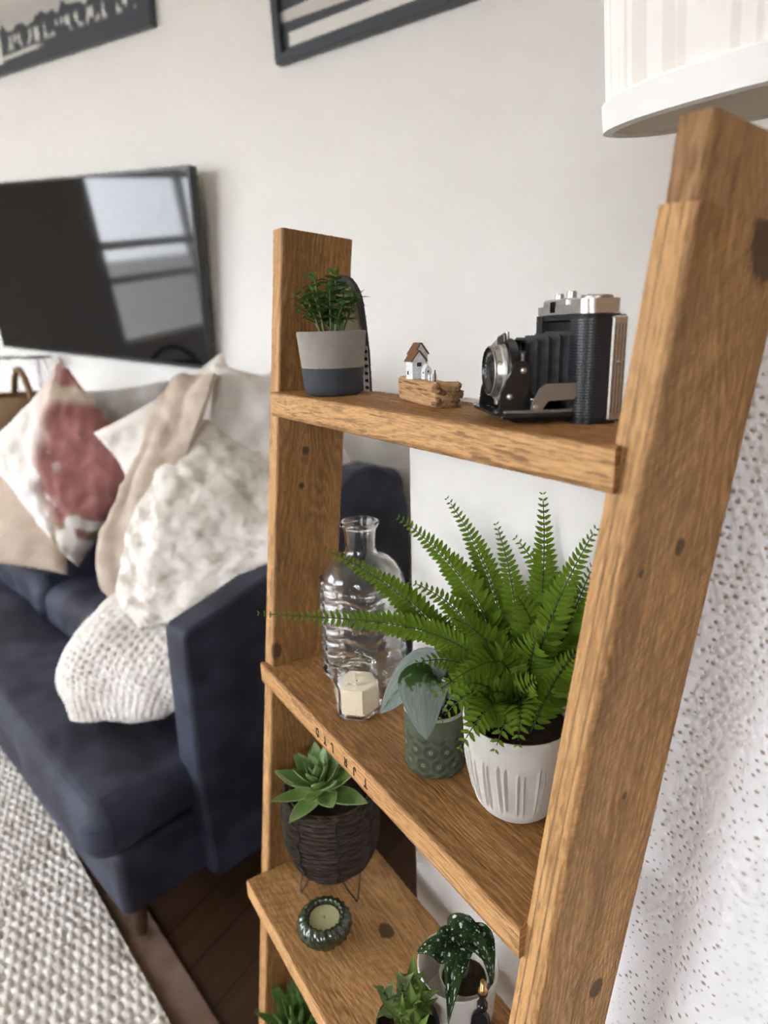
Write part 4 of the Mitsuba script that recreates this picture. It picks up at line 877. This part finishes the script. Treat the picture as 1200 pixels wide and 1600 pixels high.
fronds = [((0.4093, 0.4204, 1.1887), (0.422, 0.4127, 1.0894), 1.0), ((0.2712, 0.4003, 1.1585), (0.3509, 0.4007, 1.077), 1.0), ((0.2438, 0.3462, 1.1374), (0.3335, 0.3739, 1.0778), 1.1),
          ((0.1866, 0.2731, 1.0955), (0.3069, 0.3311, 1.0392), 1.0), ((0.1751, 0.1814, 1.0286), (0.3104, 0.3148, 1.0343), .9), ((0.3066, 0.3183, 1.0801), (0.3566, 0.3486, 1.0527), .9),
          ((0.3357, 0.4228, 1.1369), (0.3785, 0.4097, 1.0758), .95), ((0.3689, 0.4219, 1.1282), (0.4327, 0.412, 1.0746), 1.0), ((0.4796, 0.4226, 1.1665), (0.4506, 0.4023, 1.0762), 1.05),
          ((0.4794, 0.4208, 1.1267), (0.4586, 0.4115, 1.0513), 1.1), ((0.4771, 0.3496, 1.0716), (0.4514, 0.3688, 1.0282), 1.35), ((0.4348, 0.2559, 1.0195), (0.4385, 0.3456, 1.0225), 1.15),
          ((0.3828, 0.2735, 1.0244), (0.3997, 0.3269, 1.011), 1.0), ((0.3909, 0.3086, 1.0701), (0.412, 0.3471, 1.0348), 1.1), ((0.4648, 0.4217, 1.0798), (0.4625, 0.4133, 1.0339), 1.1),
          ((0.4219, 0.3705, 1.0924), (0.4314, 0.393, 1.0421), 1.5), ((0.409, 0.4172, 1.0926), (0.4257, 0.4143, 1.0359), 1.2), ((0.4619, 0.3907, 1.022), (0.4553, 0.3844, .9985), 1.0),
          ((0.4000, 0.3350, 1.060), (0.4150, 0.3600, 1.025), 1.1), ((0.500, 0.380, 1.055), (0.480, 0.380, 1.020), 1.1),
          ((0.3900, 0.2930, .985), (0.4250, 0.3250, 1.008), 1.2), ((0.4600, 0.2680, .968), (0.4580, 0.3080, .998), 1.15), ((0.5050, 0.3000, .985), (0.4820, 0.3250, 1.003), 1.1), ((0.3750, 0.3250, 1.010), (0.4130, 0.3370, 1.013), 1.15), ((0.4850, 0.3400, 1.030), (0.4690, 0.3440, 1.010), 1.2), ((0.4300, 0.3000, 1.015), (0.4430, 0.3250, 1.005), 1.2),
          ((0.4150, 0.2800, .972), (0.4350, 0.3200, 1.000), 1.2), ((0.4850, 0.2900, .972), (0.4700, 0.3250, .998), 1.2), ((0.4450, 0.3050, 1.000), (0.4470, 0.3300, 1.002), 1.2)]
def fern_col(a, b): return lambda p, n, uv: mix(a, b, smoothstep(.1, .9, fbm(mi.Float(uv.x) * 3, mi.Float(uv.y) * 2, p.z * 60)) * .7 + .3 * (1 - dr.abs(mi.Float(uv.y))))
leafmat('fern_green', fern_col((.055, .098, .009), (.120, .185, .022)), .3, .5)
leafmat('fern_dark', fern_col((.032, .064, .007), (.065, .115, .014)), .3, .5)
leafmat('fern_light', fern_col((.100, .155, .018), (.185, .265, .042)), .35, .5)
plastic('fern_rib', (.030, .045, .014), .6, .3)
def leaflet(seed):
    v, f, uv = leaf_mesh(1, .44, 7, 3, .30, .40, .62, .55); v = v.copy()
    v[:, 0] += .10 * np.abs(v[:, 1]) * 0; v[:, 1] += .06 * np.sin(v[:, 0] * 2.2) * (seed - 1); return mikit.ply((v, f), None, smooth=True, uv=uv)
lts = [leaflet(k) for k in range(3)]
allf, frk = [], []
gf = np.random.default_rng(31)
cpos = np.array([.449, .356, z2 + .100])
for fi, (tip, mid, wsc) in enumerate(fronds):
    tip, mid = np.array(tip), np.array(mid)
    d = tip[:2] - cpos[:2]; base = cpos + np.array([*(d / (np.linalg.norm(d) + .05) * .020), 0]) + np.array([gf.uniform(-.012, .012), gf.uniform(-.008, .008), 0])
    if fi == 4: c = CubicSpline([0, .28, .62, 1], [base, (.385, .344, 1.014), (.300, .286, 1.0345), tip])(np.linspace(0, 1, 60))
    else:
        s = np.linalg.norm(mid - base) / (np.linalg.norm(mid - base) + np.linalg.norm(tip - mid)); s = min(max(s, .35), .65)
        B = (mid - (1 - s) ** 2 * base - s * s * tip) / (2 * s * (1 - s)); c = bez(base, B, tip, 60)
    L = np.linalg.norm(np.diff(c, axis=0), axis=1).sum()
    fk = put('frond', tube(c[::3], np.linspace(.0011, .0005, 20), 5), 'fern_rib', LW, fern, smooth=True)
    n = max(9, int(L / .0068)); tg = np.gradient(c, axis=0); tg /= np.linalg.norm(tg, axis=1, keepdims=True)
    nr = np.array([.35, -.6, .65]) if fi not in (0, 1, 2, 6, 7, 16) else np.array([.6, -.75, .25])
    if fi in (4,): nr = np.array([.25, -.85, .15])
    for i in range(n):
        t = .07 + .925 * i / (n - 1); k = t * 59; a = int(k); p = c[a] + (c[min(a + 1, 59)] - c[a]) * (k - a)
        prof = min(1, .35 + t * 2.6) * min(1, (1 - t) * 1.75 + .20)
        ll = .0205 * wsc * prof * gf.uniform(.92, 1.08)
        nn = unit(nr - tg[a] * (nr @ tg[a])); sd = np.cross(nn, tg[a])
        for s in (-1, 1):
            x = unit(sd * s * (.93) + tg[a] * (.30 + .30 * t) + nn * gf.uniform(.00, .22)); y = unit(np.cross(nn, x)); z = np.cross(x, y)
            M = frame(p + sd * s * .0004, x * ll, y * ll * (1.0 if wsc < 1.3 else .75), z * ll)
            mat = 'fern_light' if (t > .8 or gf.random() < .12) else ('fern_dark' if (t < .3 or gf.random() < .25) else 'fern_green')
            depth = np.linalg.norm((LW @ np.append(p, 1))[:3] - CAM)
            allf.append((ll / depth * (1.6 if p[2] > z2 + .135 else .7), fk, M, mat, (i + fi) % 3))
order = sorted(range(len(allf)), key=lambda i: -allf[i][0]); big = set(order[:300]); rest = {}
for i, (q, fk, M, mat, tk) in enumerate(allf):
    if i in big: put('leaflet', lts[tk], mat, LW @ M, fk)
    else: rest.setdefault(mat, []).append((tk, M))
raw = []
for k in range(3):
    v, f, uv, = leaf_mesh(1, .44, 7, 3, .30, .40, .62, .55); raw.append((v, f, uv))
vs, fs, us, n0 = [], [], [], 0
for mat, lst in rest.items():
    for tk, M in lst:
        v, f, uv = raw[tk]; vs.append(v @ M[:3, :3].T + M[:3, 3]); fs.append(f + n0); us.append(uv); n0 += len(v)
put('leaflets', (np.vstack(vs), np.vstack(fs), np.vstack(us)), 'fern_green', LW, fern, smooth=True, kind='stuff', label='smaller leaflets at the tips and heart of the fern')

# ------------------------------------------------------------------ third board: woven basket with a succulent
basket = thing('potted_succulent', 'green rosette succulent in a dark woven basket on wire legs on the third board', 'potted plant')
BF_ = LW @ tr(.0930, .3060, z3); BM_ = BF_ @ tr(0, 0, .008) @ scl(1.03)
bp = [(.046, .036), (.056, .045), (.065, .060), (.0715, .080), (.0745, .100), (.0750, .125), (.0735, .145), (.0710, .158), (.0690, .164)]
cs_ = CubicSpline([p[1] for p in bp], [p[0] for p in bp])
bumped('dark_rope', lambda p, n, uv: mix((.022, .016, .012), (.095, .070, .052), smoothstep(.25, .8, fbm(p.x * 90, p.y * 90, p.z * 600))), lambda p, n, uv: .0010 * dr.sin(mi.Float(uv.x) * 330 + mi.Float(uv.y) * 900), 1.0, .75, .3, 4e-4)
coils = []
nC = 20
zz = np.linspace(.0370, .1630, nC)
vs, fs, us, n0 = [], [], [], 0
for k, z in enumerate(zz):
    th_ = np.linspace(0, 2 * np.pi, 97)
    pts = np.stack([(cs_(z) - .0028) * np.cos(th_), (cs_(z) - .0028) * np.sin(th_), z + .0009 * np.sin(3 * th_ + k) + .0011 * np.sin(5 * th_ + 1.7 * k)], -1)
    rr = .0040 + .0004 * np.sin(th_ * 41 + k * 2)
    tt_ = np.linspace(0, 2 * np.pi, 9)
    P = np.stack([pts[:, None, 0] + rr[:, None] * np.cos(tt_)[None] * np.cos(th_)[:, None], pts[:, None, 1] + rr[:, None] * np.cos(tt_)[None] * np.sin(th_)[:, None], pts[:, None, 2] + rr[:, None] * np.sin(tt_)[None] * 1.05], -1)
    v, f, uv = grid_mesh(P[:, ::-1], 0, np.stack([np.broadcast_to(th_[:, None], P.shape[:2]), np.broadcast_to(tt_[None, ::-1] * .0006, P.shape[:2])], -1))
    vs.append(v); fs.append(f + n0); us.append(uv); n0 += len(v)
v0, f0, uv0 = lathe([(0, .034), (.045, .034)] + [(float(cs_(z)) - .004, z) for z in np.linspace(.037, .163, 20)] + [(.0645, .163), (.0645, .140), (0, .140)], 64)
vs.append(v0); fs.append(f0 + n0); us.append(uv0)
put('woven_wall', (np.vstack(vs), np.vstack(fs), np.vstack(us)), 'dark_rope', BM_, basket, smooth=True)
for k in range(8):
    a = -1.95 + k * math.pi / 4
    pts = [((cs_(z) + .0012) * math.cos(a + .03 * math.sin(z * 200)), (cs_(z) + .0012) * math.sin(a + .03 * math.sin(z * 200)), z) for z in np.linspace(.036, .164, 16)]
    put('stitching', tube(pts, .0011, 6), 'black_dash', BM_, basket, smooth=True)
# rim braid
th_ = np.linspace(0, 2 * np.pi, 121)
put('rim_braid', tube(np.stack([.0690 * np.cos(th_), .0690 * np.sin(th_), .1655 + .0012 * np.sin(th_ * 17)], -1), .0042, 10), 'dark_rope', BM_, basket, smooth=True)
plastic('terracotta', (.16, .075, .045), .8, .2)
put('inner_pot', mlathe([(.0605, .140), (.0605, .167), (.0620, .1675), (.0632, .166), (.0632, .140)], 64), 'terracotta', BM_, basket, smooth=40)
put('soil', soil_mesh(.0606, .160, 9), 'soil', BM_, basket, smooth=True)
plastic('wire_brown', (.055, .038, .026), .5, .4, metallic=.3)
for k in range(3):
    a = math.radians((-97, 8, 132)[k]); w = .36
    A = np.array([.050 * math.cos(a - w), .050 * math.sin(a - w), .046]); Bq = np.array([.050 * math.cos(a + w), .050 * math.sin(a + w), .046]); F = np.array([.058 * math.cos(a), .058 * math.sin(a), .0024])
    e = (Bq - A) * .08
    put('hairpin_leg', tube([A, A * .5 + (F - e) * .5, F - e + [0, 0, .006], F - e * .5 + [0, 0, .0005], F, F + e * .5 + [0, 0, .0005], F + e + [0, 0, .006], Bq * .5 + (F + e) * .5, Bq], .0013, 8), 'wire_brown', BF_, basket, smooth=True)
def succ_col(p, n, uv):
    u, v = mi.Float(uv.x), mi.Float(uv.y)
    c = mix((.27, .37, .10), (.115, .205, .050), smoothstep(.1, .55, u))
    c = mix(c, (.185, .275, .100), smoothstep(.6, .95, u))
    return mix(c, (.34, .40, .24), smoothstep(.82, .98, dr.abs(v)) * .6 + smoothstep(.95, 1., u) * .3)
plastic('succulent_skin', succ_col, .42, .45)
sm = [mikit.ply(fat_leaf(1, w, .13, 12, 8, .80, .85, dp, .20)[:2], None, smooth=True, uv=fat_leaf(1, w, .13, 12, 8, .80, .85, dp, .20)[2]) for w, dp in ((.40, .05), (.36, .12), (.44, .10))]
HM = BM_ @ tr(.000, -.012, .168) @ rot([1, 0, 0], 14) @ scl(1.20)
gs = np.random.default_rng(17)
for k in range(30):
    t = k / 29; a = k * 2.39996 + .4
    L = .066 * (1 - .50 * t ** 1.3) * gs.uniform(.92, 1.06); el = math.radians(6 + 72 * t ** 1.15 + gs.uniform(-5, 5))
    d = np.array([math.cos(a) * math.cos(el), math.sin(a) * math.cos(el), math.sin(el)])
    x, y, z = axes_from(d); r0 = .006 * (1 - t)
    put('leaf', sm[k % 3], 'succulent_skin', HM @ frame(np.array([math.cos(a) * r0, math.sin(a) * r0, .014 * t + .002]), x * L, y * L, z * L), basket)

# ------------------------------------------------------------------ tealight in a twisted green glass holder
tl = thing('tealight_holder', 'twisted dark green glass tealight holder with a pale candle on the third board', 'candle holder')
TM = LW @ tr(.1790, .2430, z3) 
scene['dark_green_glass'] = {'type': 'twosided', 'bsdf': {'type': 'principled', 'base_color': rgb(.018, .030, .012), 'roughness': .10, 'specular': .9, 'clearcoat': .8, 'clearcoat_gloss': .95}}
def twist(t, r, z): return r + (.0013 * np.sin(20 * t + z * 260) ) * np.clip((r - .016) / .012, 0, 1)
put('glass', mlathe([(0, 0), (.019, 0), (.0215, .0012), (.0220, .004), (.0205, .0075), (.0260, .0105), (.0335, .016), (.0385, .023), (.0402, .030), (.0392, .037), (.0355, .0430), (.0310, .0462), (.0275, .0470), (.0255, .0455), (.0245, .0410), (.0240, .030), (0, .030)], 180, twist), 'dark_green_glass', TM, tl, smooth=50)
plastic('pale_wax', lambda p, n, uv: mix((.44, .43, .22), (.54, .52, .30), fbm(p.x * 90, p.y * 90, p.z * 90)), .45, .35)
put('candle', mlathe([(0, .0395), (.021, .0393), (.0222, .0400), (.0228, .0390), (.0228, .030), (0, .030)], 64), 'pale_wax', TM, tl, smooth=40)
put('wick', tube([(0, 0, .039), (.0004, 0, .042), (.0012, .0004, .0436)], .0006, 6), 'black_dash', TM, tl, smooth=True)

# ------------------------------------------------------------------ spotted begonia in a white pot
plastic('white_glaze', lambda p, n, uv: mix((.62, .585, .53), (.68, .65, .60), fbm(p.x * 40, p.y * 40, p.z * 40)), .35, .5)
def beg_col(p, n, uv):
    u, v = mi.Float(uv.x), mi.Float(uv.y)
    c = mix((.010, .022, .009), (.030, .060, .020), smoothstep(.3, .7, fbm(u * 4, v * 2, 2.)))
    a, b, rnd = voronoi(u * 7, v * 2.0 + 4)
    c = mix(c, (.60, .62, .60), (1 - smoothstep(.17, .24, a + .16 * (rnd - .3))) * smoothstep(.18, .3, rnd) * (1 - smoothstep(.86, .98, dr.abs(v))))
    a2, b2, r2 = voronoi(u * 22 + 7, v * 6)
    c = mix(c, (.50, .52, .50), (1 - smoothstep(.10, .17, a2)) * smoothstep(.70, .72, r2))
    return mix(c, (.06, .085, .04), (1 - smoothstep(0, .04, dr.abs(v))) * .7)
leafmat('spotted_leaf', beg_col, .06, .32)
bg = thing('potted_begonia', 'dark white-spotted begonia in a white pot at the right of the third board', 'potted plant')
BG = LW @ tr(.3725, .3380, z3)
put('pot', mlathe([(0, 0), (.038, 0), (.0425, .0015), (.0450, .005), (.0468, .012), (.0520, .078), (.0522, .081), (.0510, .0825), (.0495, .081), (.0450, .016), (0, .010)], 96), 'white_glaze', BG, bg, smooth=40)
put('inner_pot', mlathe([(0, .012), (.022, .012), (.026, .014), (.0315, .066), (.0325, .067), (.0318, .068), (.0300, .066), (.0290, .055), (0, .055)], 64), 'white_glaze', BG @ tr(.006, .006, 0), bg, smooth=40)
put('soil', soil_mesh(.0288, .060, 12), 'soil', BG @ tr(.006, .006, 0), bg, smooth=True)
for p0, pm, p1, W_, nr, fo in (((.378, .340, .607), (.398, .314, .611), (.4265, .2800, .566), .036, (.55, -.45, .6), .10),
                               ((.376, .329, .585), (.364, .309, .604), (.3505, .2880, .594), .032, (.35, -.5, .8), -.10),
                               ((.355, .336, .600), (.382, .350, .613), (.4080, .3640, .573), .040, (.45, -.5, .75), -.12),
                               ((.360, .334, .601), (.356, .326, .603), (.3500, .3180, .588), .022, (.5, -.5, .6), -.15),
                               ((.374, .362, .602), (.396, .366, .598), (.4140, .3600, .548), .030, (.8, -.3, .4), -.10),
                               ((.372, .350, .596), (.362, .362, .612), (.3560, .3720, .606), .028, (.3, -.6, .7), -.10)):
    leaf_part('spotted_leaf', bg, LW, p0, pm, p1, W_, nr, fold=fo, n=18, m=9, shape=(.50, .85), wave=.02, seed=W_ * 100)
    put('stem', bend_tube((.379, .345, z3 + .058), .5 * (np.array(p0) + np.array((.379, .345, z3 + .058))) + [.002, 0, .004], p0, .0016, .0010), 'pale_stem', LW, bg, smooth=True)

# ------------------------------------------------------------------ small bushy succulent, black clamp, aloe
leafmat('bush_leaf', lambda p, n, uv: mix((.080, .140, .030), (.190, .280, .075), 1 - dr.abs(mi.Float(uv.y)) * .8), .2, .4)
leafmat('bush_leaf_pale', lambda p, n, uv: mix((.11, .17, .06), (.25, .33, .16), fbm(mi.Float(uv.x) * 5, mi.Float(uv.y) * 3)), .2, .4)
plastic('dark_pot', (.020, .020, .022), .5, .4)
bu = thing('potted_succulent', 'small bushy green succulent in a dark pot at the front of the third board', 'potted plant')
BU = LW @ tr(.3930, .2450, z3) @ scl(1.25)
put('pot', mlathe([(0, 0), (.022, 0), (.024, .002), (.0295, .052), (.0310, .054), (.0305, .058), (.0290, .058), (.0280, .048), (0, .048)], 48), 'dark_pot', BU, bu, smooth=40)
put('soil', soil_mesh(.0281, .050, 13), 'soil', BU, bu, smooth=True)
bl_ = mikit.ply(leaf_mesh(1, .56, 8, 5, .25, .25)[:2], None, smooth=True, uv=leaf_mesh(1, .56, 8, 5, .25, .25)[2])
gb = np.random.default_rng(41)
for k in range(7):
    a = k * 2.4 + .5; r = .004 + .019 * math.sqrt(k / 7)
    base = np.array([math.cos(a) * r * .5, math.sin(a) * r * .5, .048]); tip = np.array([math.cos(a) * r * 1.25, math.sin(a) * r * 1.25, .088 + .012 * ((k * 7) % 5) / 4 - r * .5])
    put('stem', bend_tube(base, .5 * (base + tip), tip, .0018, .0013, 5, 5), 'pale_stem', BU, bu, smooth=True)
    for i in range(10):
        t = .35 + .65 * i / 9; p = base + (tip - base) * t; ph = i * 2.4 + k; e = .25 + .95 * (i / 9) ** 2
        d = np.array([math.cos(ph) * math.cos(e), math.sin(ph) * math.cos(e), math.sin(e)]); x, y, z = axes_from(d); L = gb.uniform(.016, .022)
        put('leaf', bl_, 'bush_leaf_pale' if k in (1, 4) else 'bush_leaf', BU @ frame(p, x * L, y * L, z * L), bu)
hk = thing('ball_clamp', 'black ball clamp with a round knob and brass screw beside the spotted begonia', 'clamp')
KM = LW @ tr(.4500, .3120, z3) @ scl(1, 1, 1.24)
plastic('gloss_black', (.008, .008, .009), .16, .6)
scene['brass'] = {'type': 'twosided', 'bsdf': {'type': 'principled', 'base_color': rgb(.72, .47, .20), 'metallic': .95, 'roughness': .22}}
put('base', mlathe([(0, 0), (.0185, 0), (.0195, .002), (.0195, .010), (.0170, .020), (.0175, .052), (.0150, .060), (.0120, .063), (0, .063)], 48), 'gloss_black', KM, hk, smooth=40)
put('neck', mlathe([(0, .06), (.0060, .06), (.0045, .072), (.0045, .0860), (.0062, .0900), (.0062, .094), (.0040, .0965), (.0036, .104), (.0058, .106), (.0060, .1085), (0, .1085)], 32), 'gloss_black', KM, hk, smooth=40)
put('knob', mlathe([(0, -.005), (.0095, -.005), (.0108, -.003), (.0108, .0025), (.0095, .0045), (.0088, .0045), (.0085, .0032), (0, .0030)], 48), 'gloss_black', KM @ frame((.0045, -.0065, .0800), unit((.8, .6, 0)), unit((-.24, .32, .92)), unit((.55, -.74, .40))), hk, smooth=40)
put('brass_screw', mlathe([(0, .1085), (.0052, .1085), (.0052, .1105), (.0033, .1112)] + [(.0033 - .0004 * (k % 2), .1115 + .0006 * k) for k in range(16)] + [(.0025, .1215), (0, .1217)], 24), 'brass', KM, hk, smooth=30, label='brass threaded screw')
leafmat('aloe_leaf', lambda p, n, uv: mix(mix((.070, .150, .025), (.045, .105, .020), mi.Float(uv.x)), (.45, .50, .38), smoothstep(.70, .8, noise(mi.Float(uv.x) * 26, mi.Float(uv.y) * 7, p.z * 30)) * .6), .05, .4)
plastic('aloe_skin', lambda p, n, uv: mix(mix((.120, .220, .040), (.075, .155, .030), mi.Float(uv.x)), (.42, .48, .34), smoothstep(.72, .8, noise(mi.Float(uv.x) * 26, mi.Float(uv.y) * 7, 3.0)) * .6), .45, .4)
al = thing('potted_aloe', 'spiky green aloe on the bottom board under the left end of the third board', 'potted plant')
AM = LW @ tr(.0750, .2280, z4)
put('pot', mlathe([(0, 0), (.032, 0), (.034, .002), (.042, .058), (.0435, .060), (.043, .066), (.041, .066), (.040, .055), (0, .055)], 48), 'dark_pot', AM, al, smooth=40)
put('soil', soil_mesh(.0400, .056, 15), 'soil', AM, al, smooth=True)
def aloe_leaf():
    v, f, uv = fat_leaf(1, .24, .10, 14, 8, .70, .8, .10, .25)
    teeth = []
    for i in range(13):
        t = .15 + .80 * i / 12; w = .12 * math.sin(math.pi * (.06 + .94 * t) ** .70) ** .8
        for s in (-1, 1): teeth.append(np.array([(t - .018, s * w * .95, .10 * t * t + .03), (t + .018, s * w * .95, .10 * t * t + .03), (t + .022, s * (w + .035), .10 * t * t + .05), (t, s * w * .9, .10 * t * t + .045)]))
    n0 = len(v); tv = np.vstack(teeth); tf = np.vstack([np.array([[0, 1, 2], [0, 2, 3], [1, 3, 2], [0, 3, 1]]) + n0 + 4 * k for k in range(len(teeth))])
    return np.vstack([v, tv]), np.vstack([f, tf]), np.vstack([uv, np.tile([[.9, 1.0]], (len(tv), 1))])
q = aloe_leaf(); am = mikit.ply(q[:2], None, smooth=True, uv=q[2])
for k in range(26):
    t = k / 25; a = k * 2.39996; L = .098 * (1 - .25 * t); el = math.radians(18 + 62 * t)
    d = np.array([math.cos(a) * math.cos(el), math.sin(a) * math.cos(el), math.sin(el)]); x, y, z = axes_from(d)
    put('leaf', am, 'aloe_skin', AM @ tr(0, 0, .058) @ frame(np.array([math.cos(a), math.sin(a), 0]) * .004 * (1 - t), x * L, y * L, z * L), al)
